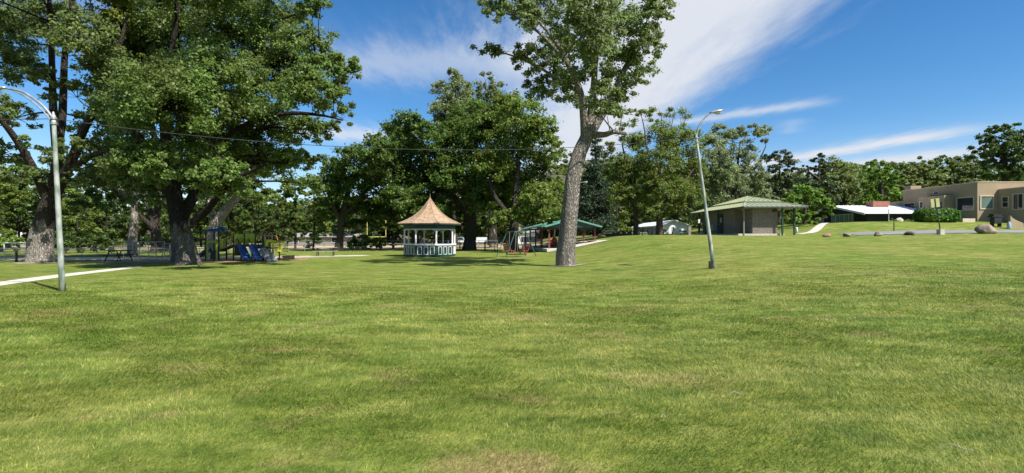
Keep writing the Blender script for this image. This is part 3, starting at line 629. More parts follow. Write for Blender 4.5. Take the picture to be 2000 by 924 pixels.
make_tree('maple_tree', 'dark rounded tree at the right edge behind the tan house', 1965, 82,
 [[(1965,430,8),(1965,380,6.5),(1962,330,5),(1960,280,2.5)],[(1963,340,4),(1935,305,2.6),(1920,285,1.3)]],
 [(1938,262,28,14),(1970,254,26,12),(1925,285,28,18),(1955,285,34,20),(1990,272,24,24),(1940,312,36,18),(1980,312,36,24),(1915,305,18,14),(1960,340,44,20),(2010,300,30,40),(1995,345,34,20)], LF['shade'], BK['dark'], leaf_px=4.8, dens=1.1, seed=23)

# background wood: each tree its own
def back_tree(label, px, d, top, hw, low, lm, seed, bark='dark', name='background_tree', dens=1.0, group='trees in the belt behind the park', n=10, tw=2.4):
    rs = np.random.default_rng(seed); lob = [(px+rs.normal(0, 4), top+hw*.35, hw*.5, hw*.36)]; n = max(n, int(n*(low-top)/90))
    for j in range(n):
        t = (j+rs.random())/n; y = top+hw*.4+(low-top-hw*.55)*t; ww = hw*(.55+.45*math.sin(pi*min(.75, .2+t*.8)))
        lob.append((px+rs.uniform(-1, 1)*ww*.8, y, hw*rs.uniform(.34, .5), hw*rs.uniform(.24, .34)))
    by = HOR+(EYE-g((px-1000)/F*d, d))/d*F
    return make_tree(name, label, px, d, [[(px,by+1,tw),(px+rs.normal(0, 3),(by+low)/2,tw*.85),(px+rs.normal(0, 5),(low+top)/2,tw*.6),(px,top+hw*.4,tw*.25)]], lob, LF[lm], BK[bark], leaf_px=5, dens=dens, seed=seed, group=group, twigs=.6)
BT = [
 ('yellow green tree at the left edge behind the small goal', -25, 66, 300, 75, 470, 'mid'),
 ('leafy green tree glimpsed left of the swollen trunk', 40, 74, 320, 60, 475, 'dark'),
 ('dark green tree behind the left street lamp', 118, 70, 300, 62, 482, 'shade'),
 ('low yellow green tree right of the left street lamp', 150, 62, 370, 52, 470, 'mid'),
 ('deep green tree between the left lamp and the picnic table', 205, 78, 310, 62, 485, 'shade'),
 ('shaded tree behind the slim grey trunk', 268, 84, 300, 58, 484, 'dark'),
 ('leafy tree in the gap left of the playground maple', 330, 76, 340, 50, 486, 'dark'),
 ('shaded tree behind the playground tower', 395, 86, 330, 62, 478, 'shade'),
 ('green tree behind the lime playground bridge', 455, 80, 340, 58, 474, 'dark'),
 ('dark tree behind the twin slides', 515, 84, 350, 56, 478, 'shade'),
 ('drooping green tree above the yellow stair rails', 575, 70, 335, 46, 468, 'dark'),
 ('small bright leafy tree left of the round maple', 612, 66, 370, 42, 470, 'yellowish'),
 ('dark bushy tree behind the near picnic table', 560, 92, 400, 52, 482, 'shade'),
 ('tree in the far shade left of the yellow goalpost', 700, 104, 390, 56, 462, 'shade'),
 ('tree in the far shade behind the yellow goalpost', 765, 108, 385, 60, 458, 'shade'),
 ('shaded tree far behind the bandstand posts', 850, 104, 380, 55, 466, 'shade'),
 ('sunlit tree between the two trunks right of the bandstand', 990, 112, 400, 36, 466, 'yellowish'),
 ('tree behind the middle of the green shelter', 1085, 96, 360, 46, 452, 'mid'),
 ('tree between the central trunk and the spruce', 1128, 100, 330, 38, 455, 'shade'),
 ('shaded tree right of the spruce', 1205, 98, 330, 40, 452, 'feather'),
 ('dark tree behind the white house', 1330, 108, 330, 56, 446, 'shade'),
 ('dark tree behind the left eave of the restroom', 1378, 92, 330, 44, 450, 'shade'),
 ('tree behind the ridge of the restroom roof', 1465, 104, 355, 40, 450, 'shade'),
 ('tree filling the gap between the two dark pines', 1560, 104, 348, 40, 440, 'hill'),
 ('leafy tree behind the white house roof', 1272, 112, 350, 48, 446, 'mid'),
 ('far tree low between the left edge and the goal', -60, 88, 380, 70, 494, 'shade'),
 ('far low tree behind the left lane', 75, 92, 400, 60, 494, 'shade'),
 ('far low tree behind the left fence posts', 165, 96, 410, 56, 494, 'shade'),
 ('far low tree right of the slim grey trunk', 240, 98, 420, 52, 494, 'shade'),
 ('far low tree behind the ladder like bars', 325, 100, 415, 52, 492, 'shade'),
 ('far low tree behind the tower of the playground', 405, 102, 410, 52, 490, 'shade'),
 ('far low tree left of the twin slides', 470, 104, 405, 52, 484, 'shade'),
 ('far tree behind the yellow stair rails', 545, 106, 390, 52, 478, 'dark'),
 ('far tree right of the evergreen shrub', 640, 110, 400, 50, 470, 'dark'),
 ('far tree between the goalpost and the bandstand', 810, 116, 395, 54, 462, 'shade'),
 ('far tree behind the parked trucks', 905, 124, 390, 50, 458, 'shade'),
 ('far tree behind the white trailer', 950, 126, 395, 40, 458, 'mid'),
 ('far tree behind the small white house', 1035, 126, 385, 46, 450, 'dark'),
 ('tall tree in the gap right of the central trunk', 1112, 118, 300, 40, 458, 'shade'),
 ('dense tree between the spruce and the feathery trees', 1195, 112, 300, 42, 458, 'feather'),
 ('shaded tree behind the long shed', 1240, 122, 330, 46, 452, 'shade'),
 ('dark tree between the bare topped tree and the willow', 1360, 112, 310, 46, 450, 'shade'),
 ('dark tree low behind the restroom ridge', 1420, 112, 350, 50, 446, 'shade'),
 ('dark tree under the flat topped pine', 1505, 98, 362, 44, 446, 'dark'),
 ('dusty tree under the ragged pine', 1612, 108, 350, 42, 438, 'hill'),
 ('dusty tree between the cottonwood and the compact green tree', 1682, 108, 340, 42, 436, 'cottonwood'),
 ('olive tree low behind the stucco chimney', 1775, 100, 345, 46, 430, 'hill'),
]
for k, (lab, px, d, top, hw, low, lm) in enumerate(BT): back_tree(lab, px, d, top, hw, low, lm, 300+k)
def far_woods(name, label, px0, px1, d0, d1, tops, lows, lm, seed, n_l):
    rs = np.random.default_rng(seed); out = []
    for k in range(n_l):
        px = px0+(px1-px0)*(k+rs.random())/n_l; d = rs.uniform(d0, d1); top = np.interp(px, *tops); low = np.interp(px, *lows)
        py = top+(low-top)*rs.random()**.9; c = P(px, py, d); r = rs.uniform(22, 40)*d/F; n = 420
        u = rs.normal(0, 1, (n, 3)); u /= np.linalg.norm(u, axis=1)[:, None]; pos = c+u*(.45+.55*rs.random((n, 1)))*np.array((r, r, r*.62))
        nr = np.array((0, 0, .5))+.5*u+.7*rs.normal(0, 1, (n, 3)); nr /= np.linalg.norm(nr, axis=1)[:, None]; a = np.cross(nr, rs.normal(0, 1, (n, 3))); a /= np.linalg.norm(a, axis=1)[:, None]; b = np.cross(nr, a)
        s_ = (.0032*d)*(.6+.8*rs.random((n, 1))); out.append(np.stack((pos-a*s_, pos-b*s_*.65, pos+a*s_, pos+b*s_*.65), 1).reshape(-1, 3))
    o = bpy.data.objects.new(name, fast_mesh(name, np.concatenate(out), 4, LF[lm])); C.objects.link(o)
    tag(o, label, 'woods', kind='stuff')
far_woods('distant_woods', 'dark far off wood closing the view behind the park', -150, 1240, 128, 148, ([-150, 600, 1000, 1240], [385, 400, 360, 335]), ([-150, 500, 700, 1000, 1240], [490, 488, 466, 462, 458]), 'shade', 501, 330)
far_woods('distant_woods', 'dusty far off wood on the slope behind the houses', 1240, 2080, 132, 146, ([1240, 1500, 1700, 2080], [335, 350, 338, 325]), ([1240, 1560, 2080], [452, 436, 405]), 'hill', 502, 190)
for k, (lab, px, d, top, hw, low, lm) in enumerate([
  ('rounded shrub by the fence behind the bike rack', 700, 66, 462, 22, 488, 'bright'), ('taller loose shrub by the fence under the goalpost', 722, 68, 456, 20, 488, 'mid'),
  ('low shrub right of the goalpost stem', 742, 70, 464, 15, 486, 'bright'), ('dark evergreen shrub right of the slides by the fence', 602, 74, 440, 30, 482, 'shade'),
  ('shrub between the far lane and the left fence', 135, 52, 458, 40, 492, 'shade'), ('shrub behind the fence left of the slim trunk', 190, 54, 455, 38, 492, 'shade'),
  ('shrub under the trees at the left edge behind the goal', -5, 56, 450, 45, 492, 'mid'), ('shrub behind the climbing bars', 320, 60, 455, 34, 490, 'shade'),
  ('pale shrub left of the tree trunk by the white house', 1222, 80, 440, 18, 460, 'feather'), ('shrub beside the restroom walk', 1585, 60, 438, 22, 452, 'mid'),
  ('leafy shrub growing at the foot of the feathery trunk', 1295, 59, 448, 6, 462, 'bright'),
  ('scrubby plant at the left foot of the tan house', 1752, 58, 428, 12, 439, 'cottonwood'), ('dry scrubby plant left of the hedge', 1778, 56, 430, 12, 440, 'hill')]):
    back_tree(lab, px, d, top, hw, low, lm, 400+k, name='shrub', dens=1.1, group='shrubs round the park', n=7, tw=1.2)
# clipped hedge in front of the tan house
hb = GD(1829, 54); root = thing('hedge', 'rounded clipped dark green hedge in front of the tan house', 'hedge', hb)
rs = np.random.default_rng(77); n = 9000
u = rs.normal(0, 1, (n, 3)); u /= np.linalg.norm(u, axis=1)[:, None]; rr_ = (.82+.18*rs.random(n))[:, None]
sgn = np.sign(u); pos = sgn*np.abs(u)**.6*rr_*np.array((2.15, .95, .66))+np.array((0, 0, .64)); pos += rs.normal(0, .05, (n, 3)); pos[:, 2] = np.maximum(pos[:, 2], .03)
nr = u+.5*rs.normal(0, 1, (n, 3)); nr /= np.linalg.norm(nr, axis=1)[:, None]; a_ = np.cross(nr, rs.normal(0, 1, (n, 3))); a_ /= np.linalg.norm(a_, axis=1)[:, None]; b_ = np.cross(nr, a_)
s_ = .11+.1*rs.random((n, 1)); lv = np.stack((pos-a_*s_, pos-b_*s_*.6, pos+a_*s_, pos+b_*s_*.6), 1).reshape(-1, 3)
o = bpy.data.objects.new('foliage', fast_mesh('foliage', lv, 4, LF['hedge'])); C.objects.link(o); o.parent = root
mb = MB()
for i in range(9): mb.tube([hb+np.array((-1.6+i*.4, 0, -.05)), hb+np.array((-1.7+i*.42, .1*(i % 3-1), .9))], [.03, .015], 6)
mb.build('stem', BK['dark'], root)

# ------------------------------------------------------------------ bandstand
def gazebo():
    c = GD(840, 44.4); c[2] = g(c[0], c[1]); T = thing('bandstand', 'octagonal green and white bandstand with a bell shaped shingled roof', 'gazebo', c)
    Rw, n = 2.28, 8; rot = pi/8
    cor = lambda r, z, j: c+np.array((r*math.cos(rot+j*pi/4), r*math.sin(rot+j*pi/4), z))
    MB().lathe([(0, .30), (Rw-.1, .30), (Rw-.1, -.1)], c, 8, rot).build('floor', M['greywood'], T)
    for j in range(n):
        a, b = cor(Rw, 0, j), cor(Rw, 0, j+1); t = (b-a)/np.linalg.norm(b-a); L = np.linalg.norm(b-a)
        o = (a+b)/2-c; o[2] = 0; o /= np.linalg.norm(o); mid = (a+b)/2
        w = MB().obox(mid+np.array((0, 0, .44))-o*.04, t*L/2, o*.04, (0, 0, .54)).build('wall', M['green_paint'], T)
        MB().obox(mid+np.array((0, 0, 1.02))-o*.04, t*(L/2+.04), o*.10, (0, 0, .055)).build('rail', M['white'], T)
        for k in (-1, 0, 1):
            p = mid+t*k*L*.30+np.array((0, 0, .53))+o*.022; q = MB(); hw, hh, th = .18, .33, .036
            q.obox(p+t*(hw-th/2), t*th/2, o*.02, (0, 0, hh)).obox(p-t*(hw-th/2), t*th/2, o*.02, (0, 0, hh))
            q.obox(p+np.array((0, 0, hh-th/2)), t*(hw-th), o*.02, (0, 0, th/2)).obox(p-np.array((0, 0, hh-th/2)), t*(hw-th), o*.02, (0, 0, th/2))
            q.build('panel_frame', M['white'], T)
        MB().obox(mid+np.array((0, 0, 2.50))-o*.06, t*L/2, o*.05, (0, 0, .16)).build('frieze', M['green_paint'], T)
        MB().obox(mid+np.array((0, 0, 2.315))-o*.06, t*L/2, o*.06, (0, 0, .025)).build('frieze_trim', M['white'], T)
        pc = cor(Rw-.07, 0, j)
        q = MB(); q.obox(pc+np.array((0, 0, 1.66)), (.055, 0, 0), (0, .055, 0), (0, 0, .63)).obox(pc+np.array((0, 0, 1.10)), (.075, 0, 0), (0, .075, 0), (0, 0, .03)).build('post', M['white'], T)
        for e, dr in ((pc, t), (cor(Rw-.07, 0, j+1), -t)):
            arc = [e+dr*(.05+.34*(1-math.cos(s)))+np.array((0, 0, 1.93+.36*math.sin(s))) for s in np.linspace(0, pi/2, 6)]
            MB().tube(arc, .022, 5).build('bracket', M['white'], T)
    prof = [(2.80, 2.72), (2.78, 2.80)]
    zt, zb, re = 5.0, 2.80, 2.78
    ts = [1, .93, .866, .80, .75, .68, .6, .52, .45, .37, .3, .22, .15, .07, 0]; fr = np.interp(ts, [0, .15, .3, .45, .6, .75, .866, 1], [.012, .095, .18, .28, .41, .575, .75, 1])
    roof = MB().lathe([(re*f, zt-(zt-zb)*t) for t, f in zip(ts, fr)], c, 8, rot).build('roof', M['shingle'], T)
    q = MB()
    for j in range(8): q.tube([cor(re*f, zt-(zt-zb)*t+.015, j) for t, f in zip(ts, fr)], .028, 5)
    q.build('hip_ridge', mat('weathered_hip_caps', (.40,.29,.20), (.25,.17,.11), 6, .9), roof)
    MB().lathe([(2.2, 2.66), (2.78, 2.70), (2.79, 2.795), (2.74, 2.795)], c, 8, rot).build('soffit', M['fascia'], T)
    MB().tube([c+np.array((0, 0, 4.95)), c+np.array((0, 0, 5.15)), c+np.array((0, 0, 5.45))], [.05, .03, .008], 8).build('finial', M['wood'], roof)
gazebo()

# ------------------------------------------------------------------ street lamps and cable
def lamp(label, base, top, arm, head_dir, r0, r1, double=False, box=None, light='tan'):
    T = thing('street_lamp', label, 'street lamp', base, 'cobra head lamps over the park')
    b, t = np.asarray(base, float), np.asarray(top, float)
    pts = [b+(t-b)*s for s in np.linspace(-.02, 1, 9)]
    MB().tube(pts, np.linspace(r0, r1, 9), 14).build('pole', M['pole'], T, smooth=True)
    q = MB(); 
    for s in (.985, .955): MB().tube([b+(t-b)*(s-.006), b+(t-b)*(s+.006)], r1*1.5, 12).build('collar', M['galv'], T)
    q.tube([t-(t-b)*.003, t+(t-b)/np.linalg.norm(t-b)*.12], [r1*.95, r1*.5], 10); q.build('pole_cap', M['galv'], T)
    a = catmull(arm, 8)
    q = MB().tube(a, np.linspace(.042, .03, len(a)), 8)
    if double:
        a2 = catmull([np.asarray(arm[0])-np.array((.02, 0, .75)), np.asarray(arm[0])*.72+np.asarray(arm[1])*.28-np.array((0, 0, .16)), np.asarray(arm[1])*.35+np.asarray(arm[2])*.65-np.array((0, 0, .09)), np.asarray(arm[2])*.3+np.asarray(arm[3])*.7], 8)
        q.tube(a2, .024, 6)
    q.build('arm', M['arm'], T, smooth=True)
    e = np.asarray(arm[-1], float); h = np.asarray(head_dir, float); h /= np.linalg.norm(h); s = np.cross(h, (0, 0, 1)); s /= np.linalg.norm(s); up = np.cross(s, h)
    prof = [(0, .05, .05), (.08, .075, .06), (.2, .11, .075), (.36, .13, .08), (.48, .115, .065), (.55, .05, .03)]
    vs, fs = [], []; n = 12
    for x, w, hh in prof:
        for j in range(n):
            an = 2*pi*j/n; z = math.sin(an)*hh; vs.append(e+h*x+s*math.cos(an)*w+up*(z if z > 0 else z*.35))
    k = len(prof); fs = [(i*n+j, i*n+(j+1) % n, (i+1)*n+(j+1) % n, (i+1)*n+j) for i in range(k-1) for j in range(n)]+[tuple(range(n-1, -1, -1)), tuple((k-1)*n+j for j in range(n))]
    hd = MB().add(vs, fs).build('lamp_head', M['galv'], T, smooth=True)
    vs = []
    for x, w, hh in [(.2, .085, .02), (.3, .10, .10), (.42, .09, .10), (.5, .05, .02)]:
        for j in range(n): an = 2*pi*j/n; z = math.sin(an); vs.append(e+h*x+s*math.cos(an)*w+up*(-.02+(z*hh if z < 0 else z*.01)))
    fs = [(i*n+j, i*n+(j+1) % n, (i+1)*n+(j+1) % n, (i+1)*n+j) for i in range(3) for j in range(n)]+[tuple(range(n-1, -1, -1)), tuple(3*n+j for j in range(n))]
    MB().add(vs, fs).build('lens', M['lampglass'], hd, smooth=True)
    if box is not None:
        MB().obox(box, (.05, 0, 0), (0, .06, 0), (0, 0, .12)).build('junction_box', M['dark_metal'], T)
    return T
bl = GP(122, 568.5); dl = bl[1]; tl = P(104.5, 226, dl)
lamp('leftmost street lamp with a weathered green pole and a double rod arm', bl, tl, [P(105, 233, dl), P(82, 205, dl), P(45, 180, dl), P(12, 172.5, dl)], (-1, 0, .02), .085, .056, True)
br_ = GP(1394, 525); dr = br_[1]; tr_ = P(1359.5, 266, dr)
lamp('leaning street lamp on the right lawn with a single curved arm', br_, tr_, [P(1359.5, 272, dr), P(1364, 250, dr), P(1374, 233, dr), P(1386, 221.5, dr)], (1, 0, .22), .084, .046, False, P(1355.5, 300, dr))
MB().obox(br_+np.array((-.15, -.02, .14)), (.05, 0, 0), (0, .05, 0), (0, 0, .17)).build('access_cover', M['dark_metal'], bpy.data.objects['street_lamp.001'])
bf = GD(1124, 55)
lamp('far street lamp mostly hidden behind the central trunk', bf, P(1121, 362, 55), [P(1121, 366, 55), P(1125, 360, 55), P(1132, 357, 55), P(1138, 356, 55)], (1, 0, .02), .1, .06)
def cable(label, a, b, sag, r=.011):
    a, b = np.asarray(a, float), np.asarray(b, float)
    pts = [a+(b-a)*t-np.array((0, 0, sag*4*t*(1-t))) for t in np.linspace(0, 1, 40)]
    tag(MB().tube(pts, r, 5).build('overhead_cable', M['wire'], None, a), label, 'cable')
cable('black cable sagging across the park between the left and right street lamps', P(106, 232, dl), P(1353, 269, dr), .72)
cable('cable running off the left edge from the left street lamp', P(103, 232, dl), np.array((-32, 14.5, 5.6)), .25)
cable('thin cable sagging in front of the spruce from the far lamp', P(1121, 395, 55), P(1230, 396, 62), .35, .012)

# ------------------------------------------------------------------ shelter
def shelter():
    fl = np.array((3.55, 52.)); ax = np.array((-1.95, 18.)); Ls = np.linalg.norm(ax); ax /= Ls; pr = np.array((ax[1], -ax[0])); Wd = 5.3; z0 = .42
    def Q(u, v, z): p = fl+pr*u+ax*v; return np.array((p[0], p[1], z))
    T = thing('picnic_shelter', 'open picnic shelter with a green metal gable roof and red posts', 'shelter', Q(Wd/2, 9, z0))
    ze, zr = 2.66, 3.44
    a_, b_, c_ = Q(Wd/2, -3.0, 0), Q(Wd/2, 6, 0), Q(Wd/2, Ls, 0); strip('shelter_slab', [a_[:2], b_[:2], c_[:2]], [Wd+.8, Wd+.6], M['concrete'], .04, nx=10)
    ze, zr = 2.66, 3.44
    cs = [Q(-.4, -2.3, 0), Q(Wd+.3, -2.0, 0), Q(Wd+.3, Ls, 0), Q(.1, Ls, 0)]
    for p_ in cs: p_[2] = g(p_[0], p_[1])+.07-.5
    MB().prism(cs, (0, 0, .5)).build('slab', M['concrete'], T)
    ze, zr = 2.66, 3.44
    MB().prism([Q(-.4, -2.3, z0-.5), Q(Wd+.3, -2.0, z0-.5), Q(Wd+.3, Ls, z0-.5), Q(.1, Ls, z0-.5)], (0, 0, .56)).build('slab', M['concrete'], T)
    for s in (0, 1):
        e = -.25 if s == 0 else Wd+.25
        r = MB().prism([Q(e, -.5, ze), Q(Wd/2, -.5, zr), Q(Wd/2, Ls+.4, zr), Q(e, Ls+.4, ze)], (0, 0, .07)).build('roof_slope', M['metal_green'], T)
        q = MB()
        for k in range(40):
            v = -.45+k*(Ls+.8)/39
            q.bar(Q(e, v, ze+.085), Q(Wd/2, v, zr+.085), .035, .04)
        q.build('standing_seam', M['metal_green'], r)
    q = MB().prism([Q(-.1, -.30, ze-.02), Q(Wd+.1, -.30, ze-.02), Q(Wd/2, -.30, zr-.05)], Q(0, .08, 0)-Q(0, 0, 0)); q.build('gable', M['darkgreen_metal'], T)
    q = MB().bar(Q(-.3, -.52, ze+.03), Q(Wd/2, -.52, zr+.03), .05, .14).bar(Q(Wd+.3, -.52, ze+.03), Q(Wd/2, -.52, zr+.03), .05, .14); q.build('barge_board', M['metal_green'], T)
    for v in np.linspace(.1, Ls, 5):
        for u in (.25, Wd-.3):
            MB().obox(Q(u, v, (z0-.4+ze)/2), (.085, 0, 0), (0, .085, 0), (0, 0, (ze-z0+.4)/2)).build('post', M['red'] if v < 9 else M['brown_post'], T)
    for u in (.25, Wd-.3): MB().bar(Q(u, -.2, ze-.1), Q(u, Ls, ze-.1), .1, .2).build('beam', M['brown_post'], T)
    MB().bar(Q(.25, .1, ze-.14), Q(Wd-.3, .1, ze-.14), .1, .22).build('beam', M['brown_post'], T)
    # serving counter
    c = Q(Wd-.75, -.25, z0+.06); t = thing('serving_counter', 'red boarded serving counter at the right end of the shelter', 'counter', c)
    MB().obox(c+np.array((0, 0, .42)), (.36, 0, 0), (0, .2, 0), (0, 0, .36)).build('front', M['red'], t)
    MB().obox(c+np.array((0, 0, .81)), (.46, 0, 0), (0, .28, 0), (0, 0, .03)).build('top', M['wood'], t)
    for s in (-1, 1): MB().obox(c+np.array((s*.40, 0, .39)), (.04, 0, 0), (0, .22, 0), (0, 0, .39)).build('leg', M['wood'], t)
    return Q, z0+.06
SQ, sz0 = shelter()
def picnic_table(label, c, m, rot=0, L=1.8, cat='picnic table', group='picnic tables in the park', topm=None):
    c = np.asarray(c, float); t = thing('picnic_table', label, cat, c, group); ca, sa = math.cos(rot), math.sin(rot); u = np.array((ca, sa, 0)); v = np.array((-sa, ca, 0)); z = np.array((0, 0, 1.))
    q = MB()
    for k in range(4): q.obox(c+v*(-.3+k*.2)+z*.74, u*L/2, v*.092, z*.02)
    q.build('tabletop', topm or m, t)
    for s in (-1, 1):
        q = MB()
        for k in (0, 1): q.obox(c+v*s*(.62+k*.14)+z*.44, u*L/2, v*.065, z*.02)
        q.build('seat', topm or m, t)
    for e in (-1, 1):
        b = c+u*e*(L/2-.3); q = MB()
        q.bar(b+v*.28+z*.71, b+v*.62, .05).bar(b-v*.28+z*.71, b-v*.62, .05).bar(b+v*.75+z*.405, b-v*.75+z*.405, .05)
        q.build('leg_frame', m, t)
picnic_table('dark picnic table left of the red bin in the shelter', SQ(1.0, 6, sz0), M['brown_post'], .1)
picnic_table('red picnic table nearest the front posts of the shelter', SQ(1.45, 2.2, sz0), M['red'], .1)
picnic_table('red picnic table just right of the central trunk under the shelter', SQ(3.5, 3.2, sz0), M['red'], .1)
picnic_table('red picnic table deepest inside the shelter', SQ(2.6, 9.5, sz0), M['red'], .1)
c = SQ(1.55, 4.0, sz0); T = thing('barbecue_grill', 'bright red rounded barbecue hood standing in the shelter', 'grill', c)
MB().lathe([(0, 1.12), (.12, 1.10), (.26, .98), (.30, .78), (.31, .62), (.28, .55), (0, .53)], c, 16).build('hood', M['bright_red'], T, smooth=True)
MB().lathe([(.0, .50), (.27, .52), (.30, .40), (.2, .27), (0, .25)], c, 16).build('bowl', M['dark_metal'], T, smooth=True)
for k in range(3): a = 2*pi*k/3; MB().tube([c+np.array((.16*math.cos(a), .16*math.sin(a), .32)), c+np.array((.30*math.cos(a), .30*math.sin(a), 0))], .02, 6).build('leg', M['dark_metal'], T)
MB().tube([c+np.array((0, 0, 1.10)), c+np.array((0, 0, 1.55))], .025, 6).build('flue', M['galv'], T)
picnic_table('pale topped picnic table on a slab right of the playground', GD(636, 44.5), M['dark_metal'], .25, 1.9, topm=M['greywood'])
picnic_table('dark picnic table in shade at the end of the concrete path', GD(232, 35.2), M['dark_metal'], -.12, 1.5)
strip('picnic_slab', [(-18.2, 43.6), (-16.2, 43.9), (-14.4, 44.2)], [1.6, 1.6], M['concrete'], .02)
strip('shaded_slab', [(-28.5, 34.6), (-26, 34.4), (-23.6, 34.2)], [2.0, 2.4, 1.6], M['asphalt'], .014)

# pedestal table, bike rack, pipe rails
c = GD(768, 63); T = thing('pedestal_table', 'small dark pedestal table left of the bandstand', 'table', c)
MB().lathe([(0, .72), (.55, .72), (.56, .64), (.2, .56), (.16, .45)], c, 14).build('top', M['dark_metal'], T, smooth=True)
MB().lathe([(.17, .5), (.15, .25), (.26, .0)], c, 12).build('pedestal', M['dark_metal'], T, smooth=True)
for k, (px, lab) in enumerate(((676, 'left hooped dark bike rack under the round maple'), (699, 'right hooped dark bike rack under the round maple'))):
    c = GD(px, 58); T = thing('bike_rack', lab, 'bike rack', c, 'hooped bike racks')
    for i in range(3):
        x = (-.5+i*.5)
        MB().tube([c+np.array((x-.17, .1*i, 0))]+[c+np.array((x-.17*math.cos(s), .1*i, .42+.17*math.sin(s))) for s in np.linspace(0, pi, 7)]+[c+np.array((x+.17, .1*i, 0))], .03, 6).build('hoop', M['dark_metal'], T)
def pipe_rail(label, pxs, d, zt, zm):
    a, b = GD(pxs[0], d), GD(pxs[-1], d); T = thing('pipe_rail', label, 'railing', (a+b)/2, 'pipe rails behind the bandstand')
    for z in (zt, zm): MB().tube([a+np.array((0, 0, z)), b+np.array((0, 0, z))], .035, 6).build('rail', M['dark_metal'], T)
    for p in pxs:
        for dy in (0, .5): q = GD(p, d); q = q+np.array((0, dy, 0)); MB().tube([q, q+np.array((0, 0, zt))], .032, 6).build('post', M['dark_metal'], T)
pipe_rail('long dark pipe rail running right from behind the bandstand', (898, 912, 923, 946), 61, .98, .45)
pipe_rail('short dark pipe rail in front of the pale trunk', (948, 966, 972), 60.5, 1.0, .48)

# glider swing
def glider():
    c = GD(1008.5, 43); T = thing('glider_swing', 'green framed glider swing with two facing red seats', 'swing', c); z = np.array((0, 0, 1.))
    p = lambda x, y, h: c+np.array((x, y, h))
    for y in (-.7, .7):
        MB().tube([p(-.52, y, 2.12), p(.52, y, 2.12)], .035, 7).build('top_bar', M['swing_green'], T)
        for s in (-1, 1): MB().tube([p(s*.5, y, 2.12), p(s*1.42, y*1.25, 0)], .035, 7).build('leg', M['swing_green'], T)
    for s in (-1, 1): MB().tube([p(s*.5, -.7, 2.12), p(s*.5, .7, 2.12)], .035, 7).build('cross_bar', M['swing_green'], T)
    for s in (-1, 1):
        for y in (-.55, .55): MB().tube([p(s*.34, y, 2.1), p(s*.42, y, .42)], .018, 6).build('hanger', M['galv'], T)
        q = MB()
        for k in range(4): q.obox(p(s*(.84+k*.045), 0, .64+k*.125), (.018, 0, 0), (0, .58, 0), (0, 0, .056))
        b = q.build('backrest', M['redseat'], T)
        q = MB()
        for k in range(3): q.obox(p(s*(.48+k*.14), 0, .52), (.06, 0, 0), (0, .55, 0), (0, 0, .018))
        q.build('seat', M['redseat'], T)
        q = MB()
        for y in (-.5, .5): q.bar(p(s*.42, y, .5), p(s*.72, y, .2), .04).bar(p(s*.8, y, .5), p(s*.62, y, .2), .04).bar(p(s*.86, y, .5), p(s*1.0, y, 1.06), .03)
        q.build('seat_frame', M['redseat'], T)
    MB().obox(p(0, 0, .2), (.75, 0, 0), (0, .5, 0), (0, 0, .025)).build('footboard', M['brown_post'], T)
glider(); bpy.data.objects['glider_swing'].rotation_euler.z = .5
soil = mat('root_soil', (.36,.31,.24), (.22,.18,.13), 3, .95, bump=.8, bscale=14)
cA, cB = GP(80, 513), GP(1108, 519)
strip('root_soil', [(cA[0]-1.6, cA[1]-.1), (cA[0], cA[1]-.35), (cA[0]+1.6, cA[1]+.1)], [.3, 2.3, .3], soil, .012)
strip('root_soil', [(cB[0]-1.0, cB[1]-.05), (cB[0]+.1, cB[1]-.2), (cB[0]+1.05, cB[1]-.1)], [.2, 1.5, .2], soil, .03)
strip('swing_bare_ground', [(-.6, 42.6), (.4, 42.7), (1.4, 42.6)], [.5, 1.3, .5], mat('bare_soil', (.30,.25,.17), (.18,.15,.1), 3, .95), .012)

